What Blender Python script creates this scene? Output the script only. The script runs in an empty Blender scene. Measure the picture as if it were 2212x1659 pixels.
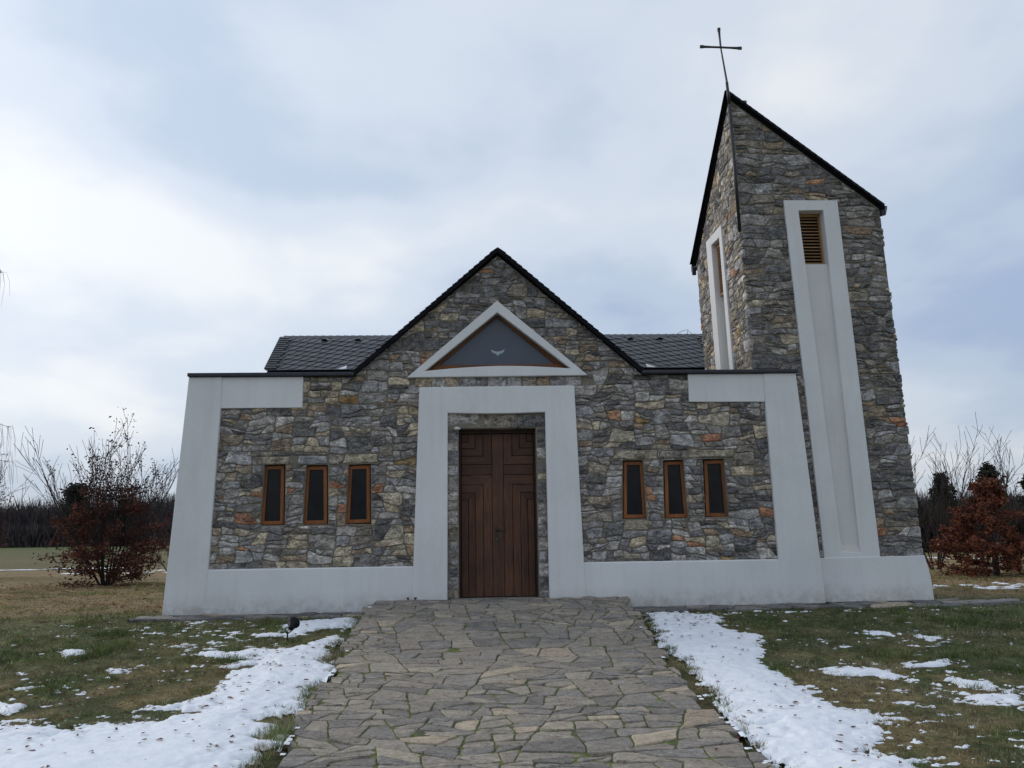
import bpy, bmesh, math, random
import numpy as np
from mathutils import Vector, Matrix
from mathutils.geometry import tessellate_polygon

random.seed(7)
SC = bpy.context.scene
COL = SC.collection
R = math.radians

# ------------------------------------------------------------------ camera
YAW, PITCH, ROLL = R(2.58), math.atan(335.5 / 1789.0), 0.0155
CAM = Vector((-0.39, -13.9, 0.95))
fw = Vector((math.sin(YAW) * math.cos(PITCH), math.cos(YAW) * math.cos(PITCH), math.sin(PITCH)))
r0 = Vector((math.cos(YAW), -math.sin(YAW), 0))
u0 = r0.cross(fw)
rt = r0 * math.cos(ROLL) - u0 * math.sin(ROLL)
up = u0 * math.cos(ROLL) + r0 * math.sin(ROLL)
cd = bpy.data.cameras.new('camera')
cam = bpy.data.objects.new('camera', cd)
COL.objects.link(cam)
cam.matrix_world = Matrix(((rt.x, up.x, -fw.x, CAM.x), (rt.y, up.y, -fw.y, CAM.y), (rt.z, up.z, -fw.z, CAM.z), (0, 0, 0, 1)))
cd.sensor_fit = 'HORIZONTAL'
cd.sensor_width = 36.0
cd.lens = 36.0 * 1789.0 / 2212.0
cd.clip_start = 0.1
cd.clip_end = 6000
SC.camera = cam

# ------------------------------------------------------------------ light and sky
SUN_AZ, SUN_EL = R(-62), R(24)     # azimuth measured from +Y, negative to the left
sun_dir = Vector((math.sin(SUN_AZ) * math.cos(SUN_EL), math.cos(SUN_AZ) * math.cos(SUN_EL), math.sin(SUN_EL)))
sl = bpy.data.lights.new('sun', 'SUN')
sl.energy = 1.35
sl.angle = R(16)
sl.color = (1.0, 0.95, 0.88)
so = bpy.data.objects.new('sun', sl)
COL.objects.link(so)
so.rotation_euler = sun_dir.to_track_quat('Z', 'Y').to_euler()

W = bpy.data.worlds.new('World')
SC.world = W
W.use_nodes = True
wt = W.node_tree
wt.nodes.clear()
def wn(t, **k):
    n = wt.nodes.new(t)
    for a, b in k.items():
        setattr(n, a, b)
    return n
def wl(a, b):
    wt.links.new(a, b)
def wmath(op, a, b=None, clamp=False):
    n = wn('ShaderNodeMath', operation=op, use_clamp=clamp)
    for i, v in enumerate((a, b)):
        if v is None:
            continue
        if isinstance(v, (int, float)):
            n.inputs[i].default_value = v
        else:
            wl(v, n.inputs[i])
    return n.outputs[0]
sky = wn('ShaderNodeTexSky', sky_type='NISHITA', sun_disc=False)
sky.sun_elevation = SUN_EL
sky.sun_rotation = SUN_AZ
sky.air_density = 1.0
sky.dust_density = 2.0
tc = wn('ShaderNodeTexCoord')
sx = wn('ShaderNodeSeparateXYZ'); wl(tc.outputs['Generated'], sx.inputs[0])
zz = wmath('ADD', wmath('MAXIMUM', sx.outputs[2], 0.0), 0.30)
px = wmath('DIVIDE', sx.outputs[0], zz)
py = wmath('DIVIDE', sx.outputs[1], zz)
cv = wn('ShaderNodeCombineXYZ'); wl(px, cv.inputs[0]); wl(py, cv.inputs[1])
def wnoise(scale, det, off, rough=0.5, dist=0.0):
    m = wn('ShaderNodeMapping'); m.inputs['Location'].default_value = off
    wl(cv.outputs[0], m.inputs[0])
    n = wn('ShaderNodeTexNoise'); n.inputs['Scale'].default_value = scale
    n.inputs['Detail'].default_value = det; n.inputs['Roughness'].default_value = rough
    n.inputs['Distortion'].default_value = dist
    wl(m.outputs[0], n.inputs['Vector'])
    return n.outputs['Fac']
def wramp(fac, stops):
    r = wn('ShaderNodeValToRGB')
    r.color_ramp.interpolation = 'EASE'
    e = r.color_ramp.elements
    while len(e) < len(stops):
        e.new(0.5)
    for i, (p, c) in enumerate(stops):
        e[i].position = p
        e[i].color = (*c, 1)
    wl(fac, r.inputs[0])
    return r.outputs[0]
K = 10.0   # the background runs at strength 0.1
nA = wnoise(0.95, 5, (4.7, -14.9, -19.9), 0.46, 0.25)
nB = wnoise(2.1, 6, (14.9, -11.6, -11.4), 0.5, 0.15)
mixn = wmath('ADD', wmath('MULTIPLY', nA, 0.68), wmath('MULTIPLY', nB, 0.32))
cloud = wramp(mixn, [(0.37, (0.42, 0.53, 0.73)), (0.445, (0.55, 0.65, 0.80)), (0.52, (0.70, 0.775, 0.885)), (0.62, (0.90, 0.93, 0.965))])
# the thin cloud is brightest towards the hidden sun
vd = wn('ShaderNodeVectorMath', operation='DOT_PRODUCT')
nrm = wn('ShaderNodeVectorMath', operation='NORMALIZE'); wl(tc.outputs['Generated'], nrm.inputs[0])
wl(nrm.outputs[0], vd.inputs[0]); vd.inputs[1].default_value = sun_dir
glow = wmath('MULTIPLY', wmath('POWER', wmath('MAXIMUM', vd.outputs['Value'], 0.0), 3.0), 0.20)
# greyer towards the horizon
hz = wmath('POWER', wmath('SUBTRACT', 1.0, wmath('MAXIMUM', sx.outputs[2], 0.0, True), True), 9.0)
gain = wmath('SUBTRACT', wmath('ADD', 0.99, glow), wmath('MULTIPLY', hz, 0.27))
cg = wn('ShaderNodeVectorMath', operation='SCALE'); wl(cloud, cg.inputs[0]); wl(wmath('MULTIPLY', gain, K), cg.inputs['Scale'])
mx = wn('ShaderNodeMix', data_type='RGBA')
mx.inputs[0].default_value = 0.90
wl(sky.outputs[0], mx.inputs[6]); wl(cg.outputs[0], mx.inputs[7])
bg = wn('ShaderNodeBackground'); bg.inputs[1].default_value = 0.1
wl(mx.outputs[2], bg.inputs[0])
wo = wn('ShaderNodeOutputWorld'); wl(bg.outputs[0], wo.inputs[0])

SC.view_settings.view_transform = 'Standard'
SC.view_settings.look = 'None'
SC.view_settings.exposure = 0.0
SC.view_settings.gamma = 1.0
SC.view_settings.use_curve_mapping = False
SC.cycles.max_bounces = 6

# ------------------------------------------------------------------ numpy noise
def lat(ix, iy, seed):
    h = (ix.astype(np.int64) * 374761393 + iy.astype(np.int64) * 668265263 + seed * 1442695041) & 0xffffffff
    h = ((h ^ (h >> 13)) * 1274126177) & 0xffffffff
    return ((h ^ (h >> 16)) & 0xffff) / 65535.0
def vnoise(x, y, seed=0):
    x = np.asarray(x, float); y = np.asarray(y, float)
    ix = np.floor(x); iy = np.floor(y)
    fx = x - ix; fy = y - iy
    fx = fx * fx * (3 - 2 * fx); fy = fy * fy * (3 - 2 * fy)
    a = lat(ix, iy, seed); b = lat(ix + 1, iy, seed); c = lat(ix, iy + 1, seed); d = lat(ix + 1, iy + 1, seed)
    return (a * (1 - fx) + b * fx) * (1 - fy) + (c * (1 - fx) + d * fx) * fy
def fbm(x, y, seed=0, octv=4, g=0.5):
    s = 0; a = 1; t = 0
    for o in range(octv):
        s = s + a * vnoise(np.asarray(x) * 2 ** o + 17.3 * o, np.asarray(y) * 2 ** o - 9.1 * o, seed + o)
        t += a; a *= g
    return s / t

# ------------------------------------------------------------------ object helpers
def wloc(o):
    v = Vector((0, 0, 0))
    while o:
        v += o.location; o = o.parent
    return v
def link(o, parent=None, loc=(0, 0, 0)):
    COL.objects.link(o)
    if parent:
        o.parent = parent
        o.location = Vector(loc) - wloc(parent)
    else:
        o.location = loc
    return o
def tag(o, label=None, cat=None, group=None, kind=None):
    if label: o['label'] = label
    if cat: o['category'] = cat
    if group: o['group'] = group
    if kind: o['kind'] = kind
    return o
def empty(name, loc, label, cat, group=None):
    o = bpy.data.objects.new(name, None)
    o.empty_display_size = 0.2
    COL.objects.link(o); o.location = loc
    return tag(o, label, cat, group)
def mesh(name, V, F, m, parent=None, loc=None, smooth=False, tint=None):
    """V in world coordinates; loc moves the origin there."""
    V = np.asarray(V, float).reshape(-1, 3)
    lo = np.array(loc if loc is not None else (wloc(parent) if parent else (0, 0, 0)), float)
    me = bpy.data.meshes.new(name)
    me.from_pydata((V - lo).tolist(), [], F)
    if tint is not None:
        a = me.color_attributes.new('tint', 'FLOAT_COLOR', 'POINT')
        t = np.asarray(tint, np.float32)
        if t.ndim == 1:
            t = np.tile(t, (len(V), 1))
        a.data.foreach_set('color', t.ravel())
    if smooth:
        me.polygons.foreach_set('use_smooth', [True] * len(me.polygons))
    me.materials.append(m)
    o = bpy.data.objects.new(name, me)
    return link(o, parent, lo)
def fast_mesh(name, V, F, m, n=3, parent=None, tint=None, smooth=False):
    """big meshes from numpy arrays; F is (k, n)"""
    V = np.ascontiguousarray(V, np.float32); F = np.ascontiguousarray(F, np.int32)
    if parent: V = V - np.array(wloc(parent), np.float32)
    me = bpy.data.meshes.new(name)
    me.vertices.add(len(V)); me.vertices.foreach_set('co', V.ravel())
    me.loops.add(F.size); me.loops.foreach_set('vertex_index', F.ravel())
    me.polygons.add(len(F)); me.polygons.foreach_set('loop_start', np.arange(0, F.size, n, dtype=np.int32))
    me.polygons.foreach_set('loop_total', np.full(len(F), n, np.int32))
    if smooth: me.polygons.foreach_set('use_smooth', np.ones(len(F), bool))
    me.update(calc_edges=True)
    if tint is not None:
        a = me.color_attributes.new('tint', 'FLOAT_COLOR', 'POINT')
        a.data.foreach_set('color', np.ascontiguousarray(tint, np.float32).ravel())
    me.materials.append(m)
    o = bpy.data.objects.new(name, me)
    COL.objects.link(o)
    if parent: o.parent = parent
    return o

# ------------------------------------------------------------------ materials
def mat(name):
    m = bpy.data.materials.new(name); m.use_nodes = True
    t = m.node_tree; b = t.nodes['Principled BSDF']
    def N(ty, **k):
        n = t.nodes.new(ty)
        for a, c in k.items():
            if a.startswith('i_'):
                n.inputs[a[2:].replace('_', ' ')].default_value = c
            else:
                setattr(n, a, c)
        return n
    return m, t, b, N
def Lk(t, a, b): t.links.new(a, b)
def ramp(t, N, fac, stops, interp='LINEAR'):
    r = N('ShaderNodeValToRGB'); r.color_ramp.interpolation = interp
    e = r.color_ramp.elements
    while len(e) < len(stops): e.new(0.5)
    for i, (p, c) in enumerate(stops):
        e[i].position = p
        e[i].color = (*c, 1) if not isinstance(c, (int, float)) else (c, c, c, 1)
    Lk(t, fac, r.inputs[0]); return r.outputs[0]
def mixc(t, N, fac, a, b, mode='MIX'):
    m = N('ShaderNodeMix', data_type='RGBA', blend_type=mode)
    for s, v in ((0, fac), (6, a), (7, b)):
        if isinstance(v, (int, float)): m.inputs[s].default_value = v
        elif isinstance(v, tuple): m.inputs[s].default_value = (*v, 1)
        else: Lk(t, v, m.inputs[s])
    return m.outputs[2]
def bump(t, N, b, h, strength, dist, prev=None):
    n = N('ShaderNodeBump'); n.inputs['Strength'].default_value = strength; n.inputs['Distance'].default_value = dist
    Lk(t, h, n.inputs['Height'])
    if prev is not None: Lk(t, prev, n.inputs['Normal'])
    Lk(t, n.outputs[0], b.inputs['Normal']); return n.outputs[0]
def coords(t, N, scale=(1, 1, 1), seed=None, rot=(0, 0, 0)):
    c = N('ShaderNodeTexCoord'); m = N('ShaderNodeMapping'); m.inputs['Scale'].default_value = scale
    m.inputs['Rotation'].default_value = rot
    Lk(t, c.outputs['Object'], m.inputs[0])
    if seed is not None:
        s = N('ShaderNodeVectorMath', operation='SCALE'); s.inputs[0].default_value = (37.0, 91.0, 53.0)
        Lk(t, seed, s.inputs['Scale'])
        a = N('ShaderNodeVectorMath', operation='ADD'); Lk(t, m.outputs[0], a.inputs[0]); Lk(t, s.outputs[0], a.inputs[1])
        return a.outputs[0]
    return m.outputs[0]
def noise(t, N, vec, scale, det=4, rough=0.55, dist=0.0):
    n = N('ShaderNodeTexNoise'); n.inputs['Scale'].default_value = scale; n.inputs['Detail'].default_value = det
    n.inputs['Roughness'].default_value = rough; n.inputs['Distortion'].default_value = dist
    Lk(t, vec, n.inputs['Vector']); return n.outputs['Fac']

def stone_material(name, stretch, flat=False):
    m, t, b, N = mat(name)
    at = N('ShaderNodeAttribute', attribute_name='tint')
    v = coords(t, N, stretch, at.outputs['Alpha'])
    n1 = noise(t, N, v, 7, 5, 0.6, 0.4)
    n2 = noise(t, N, v, 26, 6, 0.7, 0.3)
    n3 = noise(t, N, v, 3.2, 3, 0.5)
    shade = ramp(t, N, n1, [(0.34, 0.45), (0.5, 1.0), (0.66, 1.75)] if not flat else [(0.3, 0.80), (0.5, 1.0), (0.7, 1.22)])
    c = mixc(t, N, 1.0, at.outputs['Color'], shade, 'MULTIPLY')
    fine = ramp(t, N, n2, [(0.34, 0.45), (0.5, 1.0), (0.66, 1.75)] if not flat else [(0.32, 0.72), (0.5, 1.0), (0.68, 1.3)])
    c = mixc(t, N, 1.0, c, fine, 'MULTIPLY')
    # mineral veins and pale crust
    vo = N('ShaderNodeTexNoise'); vo.inputs['Scale'].default_value = 5.0; vo.inputs['Detail'].default_value = 5; vo.inputs['Distortion'].default_value = 1.6
    Lk(t, v, vo.inputs['Vector'])
    ab = N('ShaderNodeMath', operation='SUBTRACT'); Lk(t, vo.outputs['Fac'], ab.inputs[0]); ab.inputs[1].default_value = 0.5
    ab2 = N('ShaderNodeMath', operation='ABSOLUTE'); Lk(t, ab.outputs[0], ab2.inputs[0])
    vein = ramp(t, N, ab2.outputs[0], [(0.0, 0.5), (0.014, 0.0)])
    veinm = N('ShaderNodeMath', operation='MULTIPLY'); Lk(t, vein, veinm.inputs[0]); Lk(t, ramp(t, N, n3, [(0.5, 0.0), (0.62, 1.0)]), veinm.inputs[1])
    c = mixc(t, N, veinm.outputs[0], c, (0.5, 0.49, 0.47))
    crust = ramp(t, N, noise(t, N, v, 13, 7, 0.8), [(0.54, 0.0), (0.68, 0.50 if not flat else 0.22)])
    c = mixc(t, N, crust, c, (0.50, 0.48, 0.43))
    tan = ramp(t, N, noise(t, N, v, 6.3, 5, 0.65), [(0.50, 0.0), (0.66, 0.38 if not flat else 0.18)])
    c = mixc(t, N, tan, c, (0.33, 0.28, 0.20))
    Lk(t, c, b.inputs['Base Color'])
    b.inputs['Roughness'].default_value = 0.85
    b.inputs['Specular IOR Level'].default_value = 0.3
    h = noise(t, N, v, 17 if not flat else 13, 8, 0.68, 0.3)
    if flat:   # thin bedding layers split off the top
        vr = N('ShaderNodeTexVoronoi', feature='DISTANCE_TO_EDGE'); vr.inputs['Scale'].default_value = 2.6
        m3 = N('ShaderNodeMapping'); m3.inputs['Scale'].default_value = (1.0, 3.2, 1.0); Lk(t, v, m3.inputs[0])
        ds = N('ShaderNodeTexNoise'); ds.inputs['Scale'].default_value = 4.0; Lk(t, v, ds.inputs['Vector'])
        mv = N('ShaderNodeMix', data_type='RGBA', blend_type='ADD'); mv.inputs[0].default_value = 0.6; Lk(t, m3.outputs[0], mv.inputs[6]); Lk(t, ds.outputs['Color'], mv.inputs[7])
        Lk(t, mv.outputs[2], vr.inputs['Vector'])
        cr = ramp(t, N, vr.outputs['Distance'], [(0.0, 0.42), (0.022, 1.0)])
        c2 = mixc(t, N, 1.0, c, cr, 'MULTIPLY'); Lk(t, c2, b.inputs['Base Color'])
    bump(t, N, b, h, 1.0, 0.036 if not flat else 0.013)
    return m
M_STONE = stone_material('rubble_stone', (1, 1, 1.7))
M_FLAG = stone_material('flagstone', (1, 1.3, 1), True)

def mortar(name, col, moss=0.0):
    m, t, b, N = mat(name)
    v = coords(t, N)
    c = ramp(t, N, noise(t, N, v, 9, 6, 0.7), [(0.3, tuple(x * 0.6 for x in col)), (0.7, col)])
    if moss:
        g = ramp(t, N, noise(t, N, v, 3.0, 6, 0.75), [(0.36, 0.0), (0.48, moss)])
        gc = ramp(t, N, noise(t, N, v, 16, 4), [(0.35, (0.045, 0.065, 0.012)), (0.7, (0.18, 0.21, 0.045))])
        c = mixc(t, N, g, c, gc)
    Lk(t, c, b.inputs['Base Color']); b.inputs['Roughness'].default_value = 0.95
    bump(t, N, b, noise(t, N, v, 45, 5, 0.7), 0.8, 0.015)
    return m
M_MORTAR = mortar('mortar', (0.24, 0.21, 0.165))
M_JOINT = mortar('mossy_joint', (0.10, 0.09, 0.07), 0.9)

def plaster(name, col):
    m, t, b, N = mat(name)
    v = coords(t, N)
    big = noise(t, N, v, 0.9, 5, 0.6)
    c = ramp(t, N, big, [(0.3, tuple(x * 0.90 for x in col)), (0.65, col)])
    v2 = coords(t, N, (9, 9, 0.7))
    st = ramp(t, N, noise(t, N, v2, 1.0, 5, 0.6), [(0.47, 0.0), (0.78, 0.17)])
    c = mixc(t, N, st, c, tuple(x * f for x, f in zip(col, (0.60, 0.57, 0.50))))
    sp = ramp(t, N, noise(t, N, v, 60, 3, 0.7), [(0.3, 0.93), (0.6, 1.0)])
    c = mixc(t, N, 1.0, c, sp, 'MULTIPLY')
    # splash dirt low on the wall
    g = N('ShaderNodeNewGeometry'); s = N('ShaderNodeSeparateXYZ'); Lk(t, g.outputs['Position'], s.inputs[0])
    lo = N('ShaderNodeMapRange'); lo.inputs['From Min'].default_value = 0.16; lo.inputs['From Max'].default_value = -0.2
    Lk(t, s.outputs[2], lo.inputs[0])
    dm = N('ShaderNodeMath', operation='MULTIPLY'); Lk(t, lo.outputs[0], dm.inputs[0])
    Lk(t, ramp(t, N, noise(t, N, v, 6, 5, 0.7), [(0.35, 0.05), (0.7, 0.75)]), dm.inputs[1])
    c = mixc(t, N, dm.outputs[0], c, (0.25, 0.22, 0.17))
    Lk(t, c, b.inputs['Base Color']); b.inputs['Roughness'].default_value = 0.9
    b.inputs['Specular IOR Level'].default_value = 0.25
    bump(t, N, b, noise(t, N, v, 130, 4, 0.6), 0.45, 0.004, bump(t, N, b, noise(t, N, v, 3, 3), 0.25, 0.01))
    return m
M_PLASTER = plaster('white_plaster', (0.745, 0.745, 0.745))
M_RECESS = plaster('recess_plaster', (0.69, 0.685, 0.67))
M_CREAM = plaster('cream_plaster', (0.68, 0.66, 0.62))

def wood(name, c0, c1, scale, rough=0.55):
    m, t, b, N = mat(name)
    at = N('ShaderNodeAttribute', attribute_name='tint')
    v = coords(t, N, scale, at.outputs['Alpha'])
    n = noise(t, N, v, 1.0, 6, 0.62, 0.6)
    c = ramp(t, N, n, [(0.28, c0), (0.5, tuple((a + d) / 2 for a, d in zip(c0, c1))), (0.74, c1)])
    c = mixc(t, N, 1.0, c, at.outputs['Color'], 'MULTIPLY')
    w = ramp(t, N, noise(t, N, coords(t, N, (1, 1, 1)), 2.2, 4), [(0.3, 0.72), (0.7, 1.2)])
    c = mixc(t, N, 1.0, c, w, 'MULTIPLY')
    Lk(t, c, b.inputs['Base Color']); b.inputs['Roughness'].default_value = rough
    b.inputs['Specular IOR Level'].default_value = 0.35
    bump(t, N, b, n, 0.35, 0.003)
    return m
DW0, DW1 = (0.032, 0.014, 0.008), (0.120, 0.048, 0.023)
M_DOOR_V = wood('door_wood_upright_grain', DW0, DW1, (40, 40, 2.2))
M_DOOR_H = wood('door_wood_level_grain', DW0, DW1, (2.2, 40, 40))
M_FRAMEW = wood('orange_stained_wood', (0.17, 0.055, 0.012), (0.32, 0.108, 0.022), (30, 30, 2.5), 0.45)
M_LOUVRE = wood('pale_louvre_wood', (0.26, 0.14, 0.06), (0.40, 0.24, 0.12), (3, 3, 40), 0.6)

def plain(name, col, rough=0.5, metal=0.0, nscale=8, var=0.25, bmp=0.0, spec=0.5):
    m, t, b, N = mat(name)
    v = coords(t, N)
    n = noise(t, N, v, nscale, 5, 0.65)
    c = ramp(t, N, n, [(0.3, tuple(x * (1 - var) for x in col)), (0.7, tuple(x * (1 + var) for x in col))])
    Lk(t, c, b.inputs['Base Color'])
    b.inputs['Roughness'].default_value = rough; b.inputs['Metallic'].default_value = metal
    b.inputs['Specular IOR Level'].default_value = spec
    if bmp: bump(t, N, b, n, 0.6, bmp)
    return m
def tinted(name, rough=0.8, nscale=30, spec=0.3, trans=0.0):
    m, t, b, N = mat(name)
    at = N('ShaderNodeAttribute', attribute_name='tint')
    n = noise(t, N, coords(t, N), nscale, 4, 0.6)
    c = mixc(t, N, 1.0, at.outputs['Color'], ramp(t, N, n, [(0.3, 0.75), (0.7, 1.25)]), 'MULTIPLY')
    Lk(t, c, b.inputs['Base Color']); b.inputs['Roughness'].default_value = rough
    b.inputs['Specular IOR Level'].default_value = spec
    if trans:
        tr = N('ShaderNodeBsdfTranslucent'); Lk(t, c, tr.inputs[0])
        ms = N('ShaderNodeMixShader'); ms.inputs[0].default_value = trans
        Lk(t, b.outputs[0], ms.inputs[1]); Lk(t, tr.outputs[0], ms.inputs[2])
        Lk(t, ms.outputs[0], t.nodes['Material Output'].inputs[0])
    return m
def slate_material(nm='slate', rough=.5, spec=.4):
    m, t, b, N = mat(nm)
    at = N('ShaderNodeAttribute', attribute_name='tint')
    v = coords(t, N, (1, 1, 1), at.outputs['Alpha'])
    n = noise(t, N, v, 14, 6, 0.65)
    c = mixc(t, N, 1.0, at.outputs['Color'], ramp(t, N, n, [(0.3, 0.75), (0.7, 1.2)]), 'MULTIPLY')
    Lk(t, c, b.inputs['Base Color']); b.inputs['Roughness'].default_value = rough
    b.inputs['Specular IOR Level'].default_value = spec
    bump(t, N, b, n, 0.4, 0.004)
    return m
M_SLATE = slate_material()
M_VSLATE = slate_material('verge_slate', .9, .06)
M_BLACK = plain('black_metal', (0.012, 0.012, 0.015), 0.45, 0.0, 20, 0.3)
M_GUTTER = plain('dark_lead_gutter', (0.028, 0.030, 0.038), 0.5, 0.3, 12, 0.35)
M_VERGE = plain('dark_verge_board', (0.012, 0.012, 0.015), 0.9, 0.0, 15, 0.35, 0.004, 0.05)
M_MEMB = plain('black_membrane', (0.015, 0.014, 0.018), 0.7, 0.0, 25, 0.4)
M_WIRE = plain('dull_wire', (0.16, 0.15, 0.14), 0.5, 0.5)
M_LAMP = plain('black_plastic', (0.008, 0.008, 0.010), 0.6, 0, 8, .25, 0, .2)
M_LENS = plain('dark_lens', (0.03, 0.03, 0.035), 0.12)
M_WHITEPL = plain('white_plastic', (0.6, 0.6, 0.55), 0.4, 0.0, 10, 0.08)
M_HANDLE = plain('dark_bronze', (0.030, 0.024, 0.018), 0.45, 0.3)
M_GLASS = plain('dark_window_glass', (0.008, 0.009, 0.010), 0.10, 0.0, 5, 0.6, 0.0, 0.16)
M_TRIGLASS = plain('blue_grey_glass', (0.056, 0.074, 0.105), 0.28, 0.0, 3, 0.06, 0.0, 0.5)  # blue-grey of the reflected sky is put into the base colour
M_DOVE = plain('pale_blue_decal', (0.36, 0.44, 0.48), 0.6, 0.0, 20, 0.08)
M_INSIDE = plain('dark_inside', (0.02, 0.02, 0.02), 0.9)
M_GRASS = tinted('grass_blade', 0.75, 3, 0.2, 0.25)
M_LEAF = tinted('dead_leaf', 0.8, 40, 0.25, 0.25)
M_BARK = tinted('bark', 0.9, 25, 0.2)
M_FOREST = tinted('far_wood', 0.95, 1.5, 0.1)

def ground_material():
    m, t, b, N = mat('turf')
    at = N('ShaderNodeAttribute', attribute_name='tint')
    v = coords(t, N)
    a = ramp(t, N, noise(t, N, v, 7, 8, 0.8), [(0.34, 0.40), (0.5, 1.0), (0.66, 1.7)])
    c = mixc(t, N, 1.0, at.outputs['Color'], a, 'MULTIPLY')
    a2 = ramp(t, N, noise(t, N, v, 38, 5, 0.75), [(0.3, 0.55), (0.5, 1.0), (0.7, 1.55)])
    c = mixc(t, N, 1.0, c, a2, 'MULTIPLY')
    sp = ramp(t, N, noise(t, N, v, 21, 5, 0.8), [(0.58, 0.0), (0.66, 0.55)])
    c = mixc(t, N, sp, c, (0.16, 0.125, 0.075))
    Lk(t, c, b.inputs['Base Color']); b.inputs['Roughness'].default_value = 0.95
    b.inputs['Specular IOR Level'].default_value = 0.15
    bump(t, N, b, noise(t, N, v, 30, 6, 0.75), 1.0, 0.05)
    return m
M_GROUND = ground_material()
def snow_material():
    m, t, b, N = mat('old_snow')
    v = coords(t, N)
    n = noise(t, N, v, 9, 6, 0.6)
    c = ramp(t, N, n, [(0.3, (0.74, 0.77, 0.82)), (0.6, (0.83, 0.85, 0.89))])
    sp = ramp(t, N, noise(t, N, v, 70, 3, 0.7), [(0.70, 0.0), (0.76, 0.5)])
    c = mixc(t, N, sp, c, (0.25, 0.2, 0.15))
    Lk(t, c, b.inputs['Base Color']); b.inputs['Roughness'].default_value = 0.65
    b.inputs['Specular IOR Level'].default_value = 0.3
    bump(t, N, b, noise(t, N, v, 55, 4, 0.7), 0.5, 0.006, bump(t, N, b, n, 0.6, 0.02))
    return m
M_SNOW = snow_material()

# ------------------------------------------------------------------ ground
GY = [-20, -8, -6.8, -5, -3, -1.5, -0.6, 0, 10, 20, 40, 160, 400, 3000]
GZ = [-.86, -.88, -.85, -.664, -.457, -.30, -.215, -.19, -.22, -.25, -.25, 1.2, 2, 4]
def gz(x, y):
    z = np.interp(y, GY, GZ)
    x = np.asarray(x, float); y = np.asarray(y, float)
    near = np.clip((np.abs(x) - 1.6) / 1.0, 0, 1) * np.clip((-y - 0.9) / 0.6, 0, 1) + np.clip((y - 3) / 5, 0, 1)
    return z + near * 0.05 * (fbm(x * 0.8, y * 0.8, 5, 3) - 0.5)
def pz(x, y):
    """top of the stone path: a short ramp lifts it to the door sill"""
    base = np.interp(y, GY, GZ)
    s = np.clip((y + 3.2) / 2.6, 0, 1)
    return base + 0.035 + 0.155 * s * s * (3 - 2 * s)
def gcol(x, y):
    """turf colour: green in front of the church, straw-brown behind and beside it"""
    n = fbm(x * 0.55, y * 0.55, 11, 5, 0.6)
    n2 = fbm(x * 2.3, y * 2.3, 21, 4, 0.6)
    dry = np.clip((y + 0.4 + 0.35 * (x < 0) * (np.abs(x) - 5) * 0.25 + (n - 0.5) * 3.5) / 1.8, 0, 1)
    dry = np.where(x > 5, np.clip((y - 0.5 + (n - 0.5) * 2.0) / 1.6, 0, 1), dry)
    far = np.clip((y - 60) / 60, 0, 1)
    g = np.stack([0.070 + 0.070 * n2, 0.088 + 0.058 * n2, 0.032 + 0.034 * n2], -1)
    b = np.stack([0.205 + 0.11 * n2, 0.148 + 0.085 * n2, 0.078 + 0.045 * n2], -1)
    mixp = (np.clip((n2 - 0.40) * 4, 0, 1) * np.clip((-y - .8) / 3.5, .22, 1) * .62)[..., None]
    g = g * (1 - mixp) + b * mixp
    gp = np.clip((n - 0.58) * 8, 0, 1)[..., None] * 0.30
    b = b * (1 - gp) + g * gp
    c = g * (1 - dry[..., None]) + b * dry[..., None]
    fc = np.array([0.14, 0.122, 0.062])
    f2 = np.clip((y - 26) / 10, 0, 1)[..., None]
    c = c * (1 - f2) + fc * (0.75 + 0.5 * n[..., None]) * f2
    fg = np.array([0.085, 0.105, 0.035])
    c = c * (1 - far[..., None]) + fg * far[..., None]
    return c
xs = np.concatenate([-np.geomspace(14, 2500, 45)[::-1], np.arange(-13.9, 13.95, 0.11), np.geomspace(14, 2500, 45)])
ys = np.concatenate([-np.geomspace(12, 1500, 30)[::-1], np.arange(-11.9, 3.0, 0.11), np.geomspace(3.0, 3000, 130)])
X, Y = np.meshgrid(xs, ys)
Z = gz(X, Y)
under = (np.abs(X) < 2.35) & (Y < 0.2)
Z = np.where(under & (Y > -9.5), Z - 0.04, Z)
nx, ny = len(xs), len(ys)
idx = np.arange(nx * ny).reshape(ny, nx)
F = np.stack([idx[:-1, :-1], idx[:-1, 1:], idx[1:, 1:], idx[1:, :-1]], -1).reshape(-1, 4)
V = np.stack([X, Y, Z], -1).reshape(-1, 3)
gc = gcol(X, Y).reshape(-1, 3)
ground = fast_mesh('ground', V, F, M_GROUND, 4, None, np.concatenate([gc, np.ones((len(gc), 1))], 1), True)
tag(ground, 'lawn and field of short green and straw brown grass round the chapel', None, None, 'structure')

# ------------------------------------------------------------------ polygon tools
def area(p):
    return 0.5 * sum(p[i][0] * p[(i + 1) % len(p)][1] - p[(i + 1) % len(p)][0] * p[i][1] for i in range(len(p)))
def centroid(p):
    return (sum(q[0] for q in p) / len(p), sum(q[1] for q in p) / len(p))
def clip(p, a, b, c):
    """keep a*u + b*v <= c"""
    out = []
    for i in range(len(p)):
        q, r = p[i], p[(i + 1) % len(p)]
        dq = a * q[0] + b * q[1] - c; dr = a * r[0] + b * r[1] - c
        if dq <= 0: out.append(q)
        if dq * dr < 0:
            s = dq / (dq - dr)
            out.append((q[0] + (r[0] - q[0]) * s, q[1] + (r[1] - q[1]) * s))
    return out
def edges(poly, gap):
    """outward half planes of a CCW convex polygon grown by gap"""
    o = []
    for i in range(len(poly)):
        (x0, y0), (x1, y1) = poly[i], poly[(i + 1) % len(poly)]
        dx, dy = x1 - x0, y1 - y0
        l = math.hypot(dx, dy)
        a, b = dy / l, -dx / l
        o.append((a, b, a * x0 + b * y0 + gap))
    return o
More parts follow.
